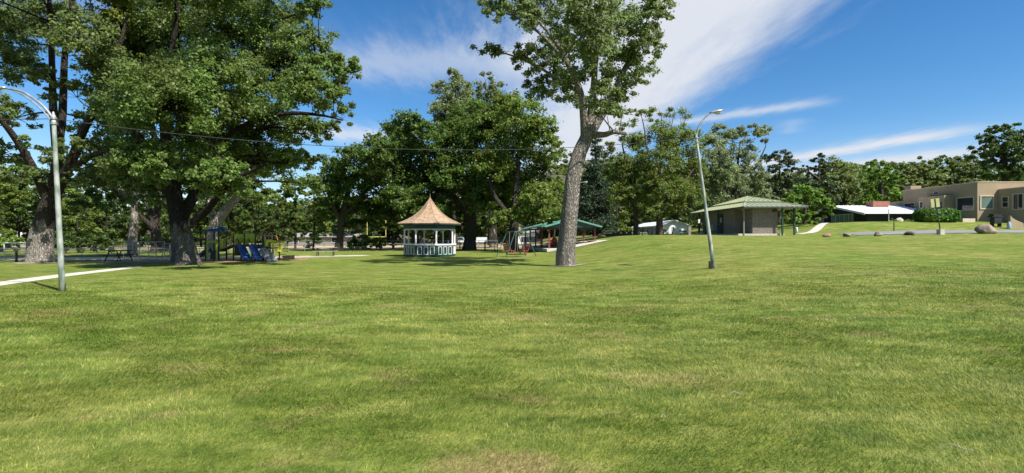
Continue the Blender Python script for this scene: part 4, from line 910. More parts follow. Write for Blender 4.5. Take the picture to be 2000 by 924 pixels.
# ------------------------------------------------------------------ playground
def playground():
    d = 36.; X_ = lambda px: (px-1000)/F*d; Zy = lambda py: EYE+(HOR-py)/F*d
    T = thing('playground_set', 'lime and blue climbing set with two blue slides under the big maple', 'playground', (X_(470), d, 0))
    p = lambda px, py, dy=0.: np.array((X_(px), d+dy, Zy(py)))
    post = lambda px, dy, py, r=.05, m='brown_post': MB().tube([np.array((X_(px), d+dy, -.05)), np.array((X_(px), d+dy, Zy(py)))], r, 8).build('post', M[m], T)
    for px in (402, 427):
        for dy in (0, 1.0): post(px, dy, 452, .06)
    # tower roof
    r = MB(); c = np.array((X_(414.5), d+.5, Zy(452))); 
    r.add([c+np.array(v) for v in ((-.62,-.65,0),(.62,-.65,0),(.62,.65,0),(-.62,.65,0),(-.25,-.25,.2),(.42,-.25,.2),(.42,.25,.2),(-.25,.25,.2))], [(0,1,5,4),(1,2,6,5),(2,3,7,6),(3,0,4,7),(4,5,6,7),(3,2,1,0)])
    r.lathe([(.30, .15), (.24, .28), (.12, .34), (0, .35)], c+np.array((.36, 0, 0)), 10)
    r.build('tower_roof', mat('dark_teal_plastic', (.015,.07,.15), (.012,.05,.11), 3, .4), T)
    MB().box(X_(402), X_(427), d, d+1.0, .62, .70).build('deck', M['brown_post'], T)
    q = MB(); q.box(X_(402.5), X_(407), d-.03, d+.02, .05, Zy(470)).box(X_(422), X_(426.5), d-.03, d+.02, .05, Zy(470)).box(X_(407), X_(422), d-.03, d+.02, Zy(474), Zy(470)); q.build('arch_panel', M['lime'], T)
    MB().box(X_(403), X_(426.5), d+.96, d+1.02, .7, Zy(468)).build('back_panel', M['lime'], T)
    MB().box(X_(410), X_(420), d+.05, d+.12, .1, .68).build('dark_panel', M['brown_post'], T)
    # left slide
    def slide(path, w, m, dirn, depth=.14):
        q = MB(); pts = catmull(path, 6); side = np.asarray(dirn, float); vs = []; fs = []
        cs = [(-w/2, depth), (-w/2+.03, depth), (-w/2+.07, .02), (0, 0), (w/2-.07, .02), (w/2-.03, depth), (w/2, depth), (w/2-.03, -.03), (0, -.05), (-w/2+.03, -.03)]
        for i, a in enumerate(pts):
            t = pts[min(i+1, len(pts)-1)]-pts[max(i-1, 0)]; t /= np.linalg.norm(t); up = np.cross(t, side); up = up if up[2] > 0 else -up
            vs += [a+side*s+up*h for s, h in cs]
        n = len(cs); k = len(pts)
        fs = [(i*n+j, i*n+(j+1) % n, (i+1)*n+(j+1) % n, (i+1)*n+j) for i in range(k-1) for j in range(n)]+[tuple(range(n)), tuple((k-1)*n+j for j in range(n))]
        return q.add(vs, fs).build('slide', m, T, smooth=False)
    sd = lambda a, b: np.array((-(b[1]-a[1]), b[0]-a[0], 0))/math.hypot(b[1]-a[1], b[0]-a[0])
    slide([p(402, 489, .5), p(396, 492, .4), p(389, 500, .25), p(380, 505, .1)], .5, mat('navy_plastic', (.02,.03,.07), (.015,.02,.05), 3, .4), (0, 1, 0))
    # bridge with bars
    MB().bar(p(428, 489, .5), p(456, 478, .5), .8, .06).build('bridge', M['brown_post'], T)
    for dy in (.12, .9):
        q = MB(); q.tube([p(428, 470, dy), p(456, 458, dy)], .025, 6).tube([p(428, 487, dy), p(456, 477, dy)], .025, 6)
        for k in range(9): t = (k+.5)/9; q.tube([p(428+28*t, 470-12*t, dy), p(428+28*t, 487-10*t, dy)], .016, 5)
        q.build('bridge_rail', mat('dull_lime_rail', (.20,.24,.04), (.15,.18,.03), 3, .5), T)
    # slide deck
    for px in (456, 478, 499):
        for dy in (0, 1.0): post(px, dy, 457)
    MB().box(X_(456), X_(500), d-.02, d+1.02, Zy(481), Zy(478)).build('deck', M['brown_post'], T)
    MB().box(X_(457), X_(463), d+.05, d+.9, .35, Zy(481)).build('under_panel', M['brown_post'], T)
    for a in (458, 479.5):
        b = a+18.5; mid = a+11.5; q = MB()
        pts = [(a, 478), (a, 457), (b, 457), (b, 478), (mid+4.6, 478), (mid+4.6, 471), (mid+3, 467), (mid, 465.5), (mid-3, 467), (mid-4.6, 471), (mid-4.6, 478)]
        q.prism([p(x, y, -.04) for x, y in pts], (0, .05, 0)); pn = q.build('slide_panel', M['lime'], T)
        arc = [(mid-5, 474), (mid-4, 468.5), (mid, 465), (mid+4, 468.5), (mid+5, 474)]
        vs = [p(x, y, -.04) for x, y in arc]+[p(x, y, -.42) for x, y in arc]; k = 5
        MB().add(vs, [(i, i+1, k+i+1, k+i) for i in range(4)]).build('hood', M['lime'], pn)
    for a, e in ((469.5, 503), (491, 524)):
        s0, s1 = p(a, 478.5, -.05), np.array((X_(e), d-1.35, .20)); sdv = sd(s0, s1)
        m1 = s0+(s1-s0)*.16+np.array((0, 0, -.02)); m2 = s0+(s1-s0)*.66; m2[2] = .38
        slide([s0, m1, m2, s0+(s1-s0)*.86+np.array((0, 0, 0))*0+np.array((0, 0, .22-(s0+(s1-s0)*.86)[2])), s1], .50, M['blue'], sdv)
        MB().tube([s1-(s1-s0)*np.array((.1, .1, 0))-np.array((0, 0, .02)), np.array((s1[0]-.1, s1[1]+.1, -.05))], .03, 6).build('slide_foot', M['brown_post'], T)
    # right deck with arches, rail stairs and moulded rock climber
    for px in (514.5, 533):
        for dy in (0, 1.0): post(px, dy, 466 if px > 520 else 460)
    MB().box(X_(499), X_(534), d+.0, d+1.0, Zy(486), Zy(483)).build('deck', M['brown_post'], T)
    MB().box(X_(500), X_(514), d+.94, d+1.0, Zy(484), Zy(468)).build('back_panel', mat('pale_lime_plastic', (.40,.48,.16), (.33,.4,.12), 3, .5), T)
    MB().box(X_(501), X_(514), d-.03, d+.02, Zy(485), Zy(480)).build('blue_panel', mat('dark_blue_panel', (.015,.05,.13), (.012,.04,.1), 3, .4), T)
    for dy in (.0, .8): MB().tube(catmull([p(500, 460.5, dy), p(515, 460.5, dy), p(526, 460.5, dy), p(530.5, 463, dy), p(532, 470, dy)], 5), .033, 7).build('overhead_rail', M['pink'], T)
    MB().tube(catmull([p(519, 466, .4), p(520, 457, .4), p(524, 454.5, .4), p(526.5, 458, .4), p(527, 468, .4)], 5), .02, 6).build('climb_loop', M['galv'], T)
    pts = [(519, 481), (519.5, 471), (522, 468), (532, 468), (535, 470), (535, 485), (531, 485), (531, 473), (523, 473), (522.5, 481)]
    MB().prism([p(x, y, -.05) for x, y in pts], (0, .06, 0)).build('arch_panel', M['yellow'], T)
    for dy in (-.1, .8):
        q = MB(); q.tube([p(534, 470, dy), p(540, 471, dy), p(552, 477, dy), p(552, 494, dy)], .026, 6).tube([p(534, 484, dy), p(540, 487, dy), p(552, 493, dy)], .026, 6)
        for k in range(8): x = 536+k*2; q.tube([p(x, 470.5+max(0, x-540)*.5, dy), p(x, 485.5+max(0, x-540)*.55, dy)], .017, 5)
        q.build('stair_rail', M['yellow'], T)
    for k in range(4): MB().box(X_(536+k*4.5), X_(541+k*4.5), d-.05, d+.8, Zy(489+k*4.2), Zy(488+k*4.2)).build('step', M['brown_post'], T)
    MB().box(X_(553), X_(566), d-.1, d+.8, .08, .36).build('landing_step', M['brown_post'], T)
    rs = np.random.default_rng(5); A_ = []; nn = 9
    vs, fs = [], []
    for i in range(nn):
        t = i/(nn-1); top = Zy(483)-.92*t**1.25; x = X_(518)+(X_(553)-X_(518))*t
        for j in range(6): vs.append(np.array((x+rs.normal(0, .03), d-.15-.9*t+(j-2.5)*.22, top-abs(j-2.5)*.035+rs.normal(0, .03))))
        vs.append(np.array((x-.12, d-.15-.9*t+.62, max(.0, top-.30)))); vs.append(np.array((x-.12, d-.15-.9*t-.62, max(.0, top-.30))))
    fs = [(i*8+j, i*8+(j+1) % 8, (i+1)*8+(j+1) % 8, (i+1)*8+j) for i in range(nn-1) for j in range(8)]+[tuple(range(7, -1, -1)), tuple((nn-1)*8+j for j in range(8))]
    MB().add(vs, fs).build('rock_climber', M['rock_grey'], T)
playground()
# climbing bars left
def bars(label, pxa, pxb, d, zt, levels, ny, group):
    T = thing('climbing_bars', label, 'climbing bars', GD((pxa+pxb)/2, d), group)
    a, b = GD(pxa, d), GD(pxb, d)
    for s in np.linspace(0, 1, ny):
        for dy in (0, .9):
            c = a+(b-a)*s+np.array((0, dy, 0)); MB().tube([c, c+np.array((0, 0, zt))], .028, 6).build('post', M['galv'] if dy else M['arm'], T)
    for dy in (0, .9):
        for z in levels: MB().tube([a+np.array((0, dy, z)), b+np.array((0, dy, z))], .022, 6).build('rail', M['arm'], T)
    n = max(3, int(np.linalg.norm(b-a)/.35))
    for k in range(n):
        c = a+(b-a)*(k+.5)/n; MB().tube([c+np.array((0, 0, zt-.03)), c+np.array((0, .9, zt-.03))], .018, 5).build('rung', M['arm'], T)
bars('long metal climbing bars left of the dark forked trunk', 241, 305, 37.2, 1.34, (1.32, .5), 3, 'metal climbing bars by the gravel lane')
bars('short ladder like climbing bars nearest the big maple trunk', 317, 346, 37.6, 1.2, (1.15, .95, .72, .5), 3, 'metal climbing bars by the gravel lane')

# ------------------------------------------------------------------ fences, goals, posts
def chain_fence(label, a, b, h, n, group='chain link fences'):
    a, b = np.asarray(a, float), np.asarray(b, float); T = thing('chain_link_fence', label, 'fence', (a+b)/2, group)
    L = np.linalg.norm(b-a); u = (b-a)/L; z = np.array((0, 0, 1.))
    for k in range(n+1): p_ = a+u*L*k/n; MB().tube([p_, p_+z*(h+.04)], .03, 6).build('post', M['galv'], T)
    MB().tube([a+z*h, b+z*h], .024, 6).build('top_rail', M['galv'], T)
    vs, fs = [], []; st = .14; w = .0035
    m = int(L/st); hh = h
    for k in range(-int(hh/st), m):
        for sgn in (1, -1):
            t0 = k*st if sgn > 0 else k*st+hh
            p0 = a+u*t0; p1 = a+u*(t0+sgn*hh)+z*hh
            if min(t0, t0+sgn*hh) < 0 or max(t0, t0+sgn*hh) > L: continue
            o = len(vs); vs += [p0-u*w, p0+u*w, p1+u*w, p1-u*w]; fs.append((o, o+1, o+2, o+3))
    MB().add(vs, fs).build('chain_mesh', M['galv'], T)
chain_fence('low chain link fence beside the gravel lane at the left', (-56, 47.5, 0), (-26, 47, 0), .62, 11)
chain_fence('chain link fence behind the playground', (-32, 57, 0), (-23.5, 58, 0), .75, 4)
chain_fence('long chain link fence between the park and the ball field', (-31, 70, 0), (-2, 71, 0), 1.15, 11)
def goal():
    a, b = GD(8, 50), GD(64, 50); T = thing('soccer_goal', 'small white framed goal beside the swollen trunk at the left edge', 'goal', (a+b)/2); h = 1.08; z = np.array((0, 0, h)); bk = np.array((0, .8, 0))
    MB().tube([a+z, b+z], .05, 8).build('crossbar', M['white'], T)
    for p_ in (a, b): MB().tube([p_, p_+z], .045, 8).build('upright', M['white'], T)
    MB().tube([a, a+bk, b+bk, b], .03, 6).build('ground_frame', M['galv'], T)
    q = MB()
    for k in range(19): p_ = a+(b-a)*k/18; q.tube([p_+z, p_+bk], .004, 3)
    for k in range(8): f = k/8; q.tube([a+z*(1-f)+bk*f, b+z*(1-f)+bk*f], .004, 3)
    q.build('net', M['galv'], T)
goal()
c = GD(32, 33.6); tag(MB().tube([c-np.array((0,0,.1)), c+np.array((0, 0, .82)), c+np.array((0, 0, .86))], [.07, .065, .03], 8).build('bollard', M['brown_post'], None, c), 'short dark bollard left of the swollen trunk', 'bollard')
# football goal
c = GD(735, 76); T = thing('football_goalpost', 'yellow football goalpost showing below the branches beyond the fence', 'goalpost', c)
cb = lambda px, py, dy=0: P(px, py, 76+dy)
MB().tube([cb(717, 462.8), cb(753.5, 462.8)], .055, 8).build('crossbar', M['yellowpost'], T)
for px in (717, 753.5): MB().tube([cb(px, 463.5), cb(px, 405)], .05, 8).build('upright', M['yellowpost'], T)
MB().tube([cb(735, 462.8), cb(735, 462.8, .8), c+np.array((0, 1.0, 1.2)), c+np.array((0, 1.0, -.1))], .06, 8).build('stem', M['yellowpost'], T)

# rubble wall
def rubble():
    a, b = GD(1166, 76), GD(1262, 74); a[2] = P(0, 465, 76)[2]; b[2] = P(0, 463.5, 74)[2]; T = thing('rubble_wall', 'low tan rubble stone wall left of the feathery trees', 'wall', (a+b)/2); rs = np.random.default_rng(9)
    q = MB(); u = (b-a); L = np.linalg.norm(u); u /= L
    for row in range(3):
        x = 0
        while x < L:
            w = rs.uniform(.25, .6); h = .23; cc = a+u*(x+w/2)+np.array((0, rs.normal(0, .02), row*h+h/2-.05))
            q.obox(cc, u*w*.48, (0, .2, 0), (0, 0, h*.47)); x += w
    q.build('stones', M['rubble'], T)
    MB().obox((a+b)/2+np.array((0, 0, .69)), u*L/2, (0, .24, 0), (0, 0, .04)).build('coping', M['concrete'], T)
rubble()
# rail gate by the white house
def gate():
    T = thing('post_and_rail_fence', 'dark post and rail fence at the foot of the two feathery trees', 'fence', GD(1262, 56))
    for px, w in ((1247.5, .11), (1254.5, .04), (1268.5, .04), (1277, .11)):
        c = GD(px, 56); MB().obox(c+np.array((0, 0, .42)), (w, 0, 0), (0, w, 0), (0, 0, .5)).build('post', M['brown_post'], T)
    for z in (.35, .75): a, b = GD(1247.5, 56), GD(1277, 56); MB().bar(a+np.array((0, 0, z)), b+np.array((0, 0, z)), .04, .05).build('rail', M['dark_metal'], T)
gate()

# ------------------------------------------------------------------ boulders
def boulder(label, px, d, w, h, m, seed, group='boulders edging the lawn', sink=.12, skew=0.):
    import bmesh
    rs = np.random.default_rng(seed); c = GD(px, d); bm = bmesh.new(); bmesh.ops.create_icosphere(bm, subdivisions=3, radius=1)
    ph = rs.random((6, 3))*6; fr = rs.normal(0, 1.6, (6, 3))
    cuts = [(v/np.linalg.norm(v), rs.uniform(.62, .9)) for v in rs.normal(0, 1, (9, 3))]
    for v in bm.verts:
        p_ = np.array(v.co)
        for nn, k in cuts:
            s = p_@nn
            if s > k: p_ = p_-nn*(s-k)*.85
        r = 1+sum(.05*math.sin(fr[i]@p_*1.6+ph[i, 0]) for i in range(6)); p_ = p_*r
        z = p_[2]*h*.62+h*.38; v.co = (p_[0]*w/2+skew*z, p_[1]*w*.36, max(z, -sink))
    me = bpy.data.meshes.new('boulder'); bm.to_mesh(me); bm.free(); me.materials.append(m)
    me.polygons.foreach_set('use_smooth', [True]*len(me.polygons)); 
    o = bpy.data.objects.new('boulder', me); C.objects.link(o); o.location = tuple(c); tag(o, label, 'boulder', group)
boulder('largest boulder, brown and rounded, on the lawn edge before the tan house', 1926, 41.2, 1.50, .74, M['stone'], 1)
boulder('dark split boulder just left of the leaning sign and its concrete block', 1777, 41.6, .88, .36, M['dark_stone'], 2)
boulder('small brown boulder below the left end of the tan house', 1714, 41.8, .66, .34, M['stone'], 3)
boulder('grey brown boulder below the window of the black house', 1655, 42.2, .72, .33, M['stone'], 4)
boulder('reddish boulder furthest left along the street edge', 1614, 42.6, .72, .32, mat('reddish_boulder', (.30,.17,.13), (.14,.08,.06), 2.2, .95, bump=.8, bscale=7), 5)
for k, px in enumerate((1172, 1187, 1198, 1208, 1218, 1230)):
    boulder('one of the row of low dark boulders at the foot of the rubble wall', px, 66-k*1.2, .75, .42, M['dark_stone'], 20+k, 'dark boulders in a row below the rubble wall')
boulder('pale boulder in front of the white house near the lettering', 1331, 60, .5, .32, M['concrete'], 31, 'pale stones in front of the white house')
boulder('small dark capped stone under the white house window', 1314, 60, .34, .55, M['dark_stone'], 32, 'pale stones in front of the white house')
boulder('pale boulder among the plants at the left foot of the tan house', 1757, 57, .8, .5, M['concrete'], 33, 'pale stones by the houses')
boulder('pale boulder at the corner of the restroom walk', 1372, 56.5, .8, .35, M['concrete'], 34, 'pale stones by the houses')

# ------------------------------------------------------------------ windows helper
def window(T, face, plane, a0, a1, z0, z1, fm, gm, panes=1, rows=1, fr=.09, name='window'):
    """face 'w': wall plane x = plane looking to -x, a = y range; face 's': wall plane y = plane looking to -y, a = x range"""
    def bx(q, p0, p1, b0, b1, c0, c1):
        if face == 'w': q.box(plane-p1, plane-p0, b0, b1, c0, c1)
        else: q.box(b0, b1, plane-p1, plane-p0, c0, c1)
    q = MB(); bx(q, .002, .07, a0, a0+fr, z0, z1); bx(q, .002, .07, a1-fr, a1, z0, z1); bx(q, .002, .07, a0+fr, a1-fr, z0, z0+fr); bx(q, .002, .07, a0+fr, a1-fr, z1-fr, z1)
    for k in range(1, panes): x = a0+(a1-a0)*k/panes; bx(q, .004, .055, x-.025, x+.025, z0+fr, z1-fr)
    for k in range(1, rows): zz = z0+(z1-z0)*k/rows; bx(q, .004, .052, a0+fr, a1-fr, zz-.025, zz+.025)
    w = q.build(name, fm, T); q = MB(); bx(q, .003, .02, a0+fr, a1-fr, z0+fr, z1-fr); q.build('pane', gm, w); return w

# ------------------------------------------------------------------ tan flat roofed house
def pueblo():
    T = thing('stucco_house', 'flat roofed tan stucco house on the rise at the right edge', 'house', (56, 60, g(52, 56)))
    zb = 2.4
    MB().box(50, 70, 55, 65.5, zb, 7.52).build('main_wall', M['stucco'], T)
    MB().box(50.02, 62, 65.5, 69.2, zb, 6.25).build('left_wing', M['stucco'], T)
    MB().box(52.2, 68, 51.9, 55, zb, 6.70).build('front_wing', M['stucco'], T)
    MB().box(48.95, 50, 58, 61.6, zb, 6.38).build('entry_block', M['stucco'], T)
    q = MB().box(49.96, 70.04, 54.96, 55.25, 7.52, 7.60).box(49.96, 50.25, 55.25, 65.54, 7.52, 7.60); q.build('parapet_cap', M['stucco_trim'], T)
    q = MB().box(52.16, 68, 51.86, 52.15, 6.70, 6.78).box(52.16, 52.45, 52.15, 54.95, 6.70, 6.78); q.build('parapet_cap', M['stucco_trim'], T)
    MB().box(51.4, 52.75, 66, 67, 6.0, 8.25).build('chimney', M['stucco'], T)
    window(T, 'w', 50, 55.35, 57.55, 4.55, 6.05, M['stucco_trim'], M['glass'], 1)
    window(T, 'w', 50, 63.45, 65.25, 4.45, 5.95, M['stucco_trim'], M['glass'], 1)
    window(T, 'w', 48.95, 60.85, 61.45, 4.65, 5.9, M['stucco_trim'], M['glass'], 1)
    d = MB().box(48.90, 48.945, 58.35, 59.3, 3.5, 5.65).build('door', M['door'], T)
    MB().box(48.86, 48.90, 58.45, 58.5, 4.5, 4.6).build('handle', M['galv'], d)
    window(T, 's', 55, 50.25, 51.72, 4.62, 6.12, M['stucco_trim'], M['curtain'], 1, 1, .11)
    window(T, 'w', 52.2, 53.75, 54.55, 4.75, 5.95, M['stucco_trim'], M['glass'], 1, 2)
    window(T, 'w', 52.2, 52.2, 53.35, 4.45, 6.15, M['stucco_trim'], M['glass'], 2)
    q = MB().box(49.92, 49.998, 59.9, 60.7, 6.66, 6.98); v = q.build('vent', M['stucco_trim'], T)
    q = MB()
    for k in range(2): q.box(49.90, 49.925, 60.0+k*.32, 60.28+k*.32, 6.72, 6.92)
    q.build('vent_slot', M['door'], v)
    # curved garden wall in the sun, planter
    pts = [(0, 0), (0, 1.35)]+[(x, 1.35-.75*(x/1.25)**.6) for x in np.linspace(.1, 1.25, 7)]+[(1.25, 0)]
    g0 = g(49, 50); MB().prism([np.array((48.3+x, 49.6, g0-.1+z)) for x, z in pts], (0, .28, 0)).build('garden_wall', M['stucco'], T)
    MB().box(47.2, 48.5, 53.6, 54.9, g(48, 54)-.2, g(48, 54)+.34).build('planter', M['stucco_trim'], T)
pueblo()
def cart(label, x, y):
    z = g(x, y); T = thing('barbecue_cart', label, 'grill', (x, y, z))
    MB().obox((x, y, z+1.0), (.55, 0, 0), (0, .3, 0), (0, 0, .06)).obox((x-.05, y, z+1.16), (.4, 0, 0), (0, .26, 0), (0, 0, .11)).build('lid', M['dark_metal'], T)
    MB().obox((x, y, z+.62), (.36, 0, 0), (0, .26, 0), (0, 0, .30)).build('cabinet', M['door'], T)
    for s in (-1, 1): MB().box(x+s*.36-.03, x+s*.36+.03, y-.2, y+.2, z, z+.34).build('leg', M['dark_metal'], T)
cart('black barbecue cart outside the front wing of the tan house', 48.0, 50.8)
x, y = 47.6, 49.6; z = g(x, y); T = thing('water_can', 'small pale blue gas bottle beside the barbecue cart', 'gas bottle', (x+.55, y, z))
MB().lathe([(0, 0), (.14, 0), (.16, .08), (.16, .5), (.09, .62), (.05, .7), (0, .7)], (x+.55, y, z), 12).build('body', M['carblue'], T, smooth=True)
MB().lathe([(.09, .62), (.09, .74)], (x+.55, y, z), 10).build('collar', M['galv'], T)

# ------------------------------------------------------------------ black house
def black_house():
    T = thing('black_house', 'low black house with a white metal roof and brick chimney', 'house', (47, 66, g(47, 66)))
    x0, x1, y0, y1, ze, zr, zb = 41.6, 49.85, 60, 72, 4.42, 5.55, 2.4
    MB().prism([(x0, y0, zb), (x0, y1, zb), (x0, y1, ze), (x0, 66, zr), (x0, y0, ze)], (x1-x0, 0, 0)).build('wall', M['black_wall'], T)
    for s in (0, 1):
        ya = y0-.6 if s == 0 else y1+.6; za = ze-.1
        r = MB().prism([(x0-.7, ya, za+.03), (x0-.7, 66, zr+.05), (x1, 66, zr+.05), (x1, ya, za+.03)], (0, 0, .09)).build('roof', M['white_roof'], T)
        q = MB()
        for k in range(16): xx = x0-.6+k*.58; q.bar((xx, ya, za+.135), (xx, 66, zr+.155), .04, .03) if xx < x1 else None
        q.build('roof_seam', M['white_roof'], r)
        MB().bar((x0-.72, ya, za), (x0-.72, 66, zr+.02), .05, .22).build('barge_board', mat('pale_barge_board', (.55,.57,.55), (.45,.47,.45), 3, .6), T)
    window(T, 'w', x0, 62.35, 66.6, 3.28, 4.5, mat('pale_green_window_trim', (.5,.55,.45), (.42,.46,.38), 3, .6), mat('green_curtain_glass', (.22,.30,.15), (.10,.15,.08), 1.2, .15, spec=.7, stretch=(1,4,.4)), 5, 1, .07)
    d = MB().box(x0-.05, x0-.003, 68.2, 70.0, 3.35, 4.2).build('shutter', mat('pinkish_shutter', (.42,.33,.33), (.35,.27,.27), 3, .7), T)
    MB().box(45.35, 47.45, 64.3, 65.6, 4.6, 6.15).build('chimney', M['brick'], T)
black_house()

# ------------------------------------------------------------------ restroom building
def restroom():
    T = thing('restroom_building', 'low block restroom with a two tier green metal hip roof and wide eaves', 'building', (23, 51, g(22.5, 50)))
    zb = 1.4; zt = 4.42
    MB().box(22.0, 24.3, 46.85, 56, zb, zt).build('front_wall', M['block'], T)
    MB().box(21.3, 21.99, 49.1, 57.2, zb, zt-.004).build('side_wall', M['block'], T)
    MB().prism([(20.6, 46.6, 1.4), (24.8, 46.6, 1.4), (24.8, 58, 1.4), (20.6, 58, 1.4)], (0, 0, .56)).build('slab', M['concrete'], T)
    E = [(20.75, 45.9), (26.55, 45.9), (26.55, 59.8), (20.75, 59.8)]; ap = np.array((23.8, 51.8)); ze, za = 4.40, 5.62
    def ring(t, dz, grow=0): return [np.array((*(np.array(e)+(ap-np.array(e))*t), ze+(za-ze)*t+dz)) for e in E]
    lo, hi = ring(0, 0), ring(.60, 0)
    q = MB().add(lo+hi, [(i, (i+1) % 4, 4+(i+1) % 4, 4+i) for i in range(4)]); roof = q.build('roof', mat('pale_green_roof_metal', (.36,.38,.26), (.30,.33,.22), .7, .4, .1), T)
    u0 = ring(.42, .13); q = MB().add(u0+[np.array((*ap, za+.14))]+ring(.42, .09), [(0,1,4),(1,2,4),(2,3,4),(3,0,4)]+[(i, 5+i, 5+(i+1) % 4, (i+1) % 4) for i in range(4)]+[(8,7,6,5)])
    up = q.build('upper_roof', MATS['pale_green_roof_metal'], T)
    q = MB(); seam = mat('roof_seam_metal', (.40,.42,.25), (.32,.35,.2), 2, .4)
    for k in range(4):
        a, b = np.array(E[k]), np.array(E[(k+1) % 4]); L = np.linalg.norm(b-a); n = int(L/.42); wall = (a+b)/2; m_ = (b-a)/L
        s_ap = np.dot(ap-a, m_)/L
        for i in range(1, n):
            s = i/n; t = s/s_ap if s < s_ap else (1-s)/(1-s_ap)
            nrm = np.array((-m_[1], m_[0])); H = np.dot(ap-a, nrm)
            p0 = a+m_*L*s; p1 = p0+nrm*H*t
            q.bar((*p0, ze+.03), (*p1, ze+(za-ze)*t+.03+(.13 if t > .42 else 0)*0), .05, .045) if t <= .42 else None
            if t > .42:
                pm = p0+nrm*H*.42; q.bar((*p0, ze+.03), (*pm, ze+(za-ze)*.42+.03), .05, .045); q.bar((*pm, ze+(za-ze)*.42+.155), (*p1, ze+(za-ze)*t+.16), .05, .045)
    q.build('roof_seam', seam, roof)
    q = MB()
    for e in E: q.bar((*e, ze+.03), (*ap, za+.16), .10, .05) if False else q.tube([np.array((*e, ze+.03)), np.array((*(np.array(e)+(ap-np.array(e))*.42), ze+(za-ze)*.42+.04))], .05, 6)
    for r_ in u0: q.tube([r_, np.array((*ap, za+.15))], .05, 6)
    q.build('hip_cap', MATS['pale_green_roof_metal'], roof)
    q = MB()
    for i in range(4): q.bar((*E[i], ze-.07), (*E[(i+1) % 4], ze-.07), .04, .13)
    q.build('fascia', M['fascia'], T)
    MB().add([np.array((*e, ze-.12)) for e in E], [(0, 3, 2, 1)]).build('soffit', mat('soffit_boards', (.30,.28,.24), (.24,.22,.19), 2, .8), T)
    for x, y, m in ((21.1, 46.6, 'cmu'), (20.95, 57.2, 'darkgreen_metal'), (24.5, 46.4, 'darkgreen_metal'), (25.75, 46.7, 'darkgreen_metal'), (26.1, 56.8, 'darkgreen_metal'), (21.0, 52.2, 'darkgreen_metal')):
        w = .065 if m != 'cmu' else .055; MB().box(x-w, x+w, y-w, y+w, 1.4, ze-.13).build('post', M[m], T)
    for y in (51.6, 55.4):
        d = MB().box(21.24, 21.297, y, y+.95, 1.96, 4.0).build('door', M['door'], T); MB().box(21.20, 21.24, y+.8, y+.86, 2.85, 3.0).build('handle', M['galv'], d)
    MB().box(21.22, 21.24, 51.9, 52.25, 3.1, 3.6).build('door_sign', mat('pale_sign_plate', (.5,.5,.46), (.42,.42,.38), 5, .5), T)
    MB().box(20.9, 21.29, 53.3, 53.8, 2.35, 2.95).build('drinking_fountain', M['galv'], T)
    MB().box(23.8, 24.2, 46.80, 46.845, 3.95, 4.22).build('vent', M['door'], T)
    MB().lathe([(0, .12), (.09, .10), (.11, 0), (0, -.03)], (21.15, 46.9, 4.10), 10).build('eave_lamp', M['lampglass'], T, smooth=True)
    MB().box(21.99, 22.3, 46.78, 46.848, 1.97, 2.5).build('hatch', M['cmu'], T)
restroom()

# ------------------------------------------------------------------ white house with lettering
def lettering(txt, name, m, T, origin, size, width):
    cu = bpy.data.curves.new(name, 'FONT'); cu.body = txt; cu.size = size; cu.shear = .25; cu.extrude = .012; cu.offset = .012
    o = bpy.data.objects.new(name, cu); C.objects.link(o); dg = bpy.context.evaluated_depsgraph_get(); me = bpy.data.meshes.new_from_object(o.evaluated_get(dg))
    C.objects.unlink(o); bpy.data.objects.remove(o)
    co = np.zeros(len(me.vertices)*3); me.vertices.foreach_get('co', co); co = co.reshape(-1, 3); sx = width/(co[:, 0].max()-co[:, 0].min())
    org = ORG[T.name]; w = np.stack((origin[0]+(co[:, 0]-co[:, 0].min())*sx, origin[1]-co[:, 2], origin[2]+co[:, 1]), -1)-org
    me.vertices.foreach_set('co', w.ravel()); me.materials.clear(); me.materials.append(m); me.update()
    o = bpy.data.objects.new(name, me); C.objects.link(o); o.parent = T; ORG[o.name] = org
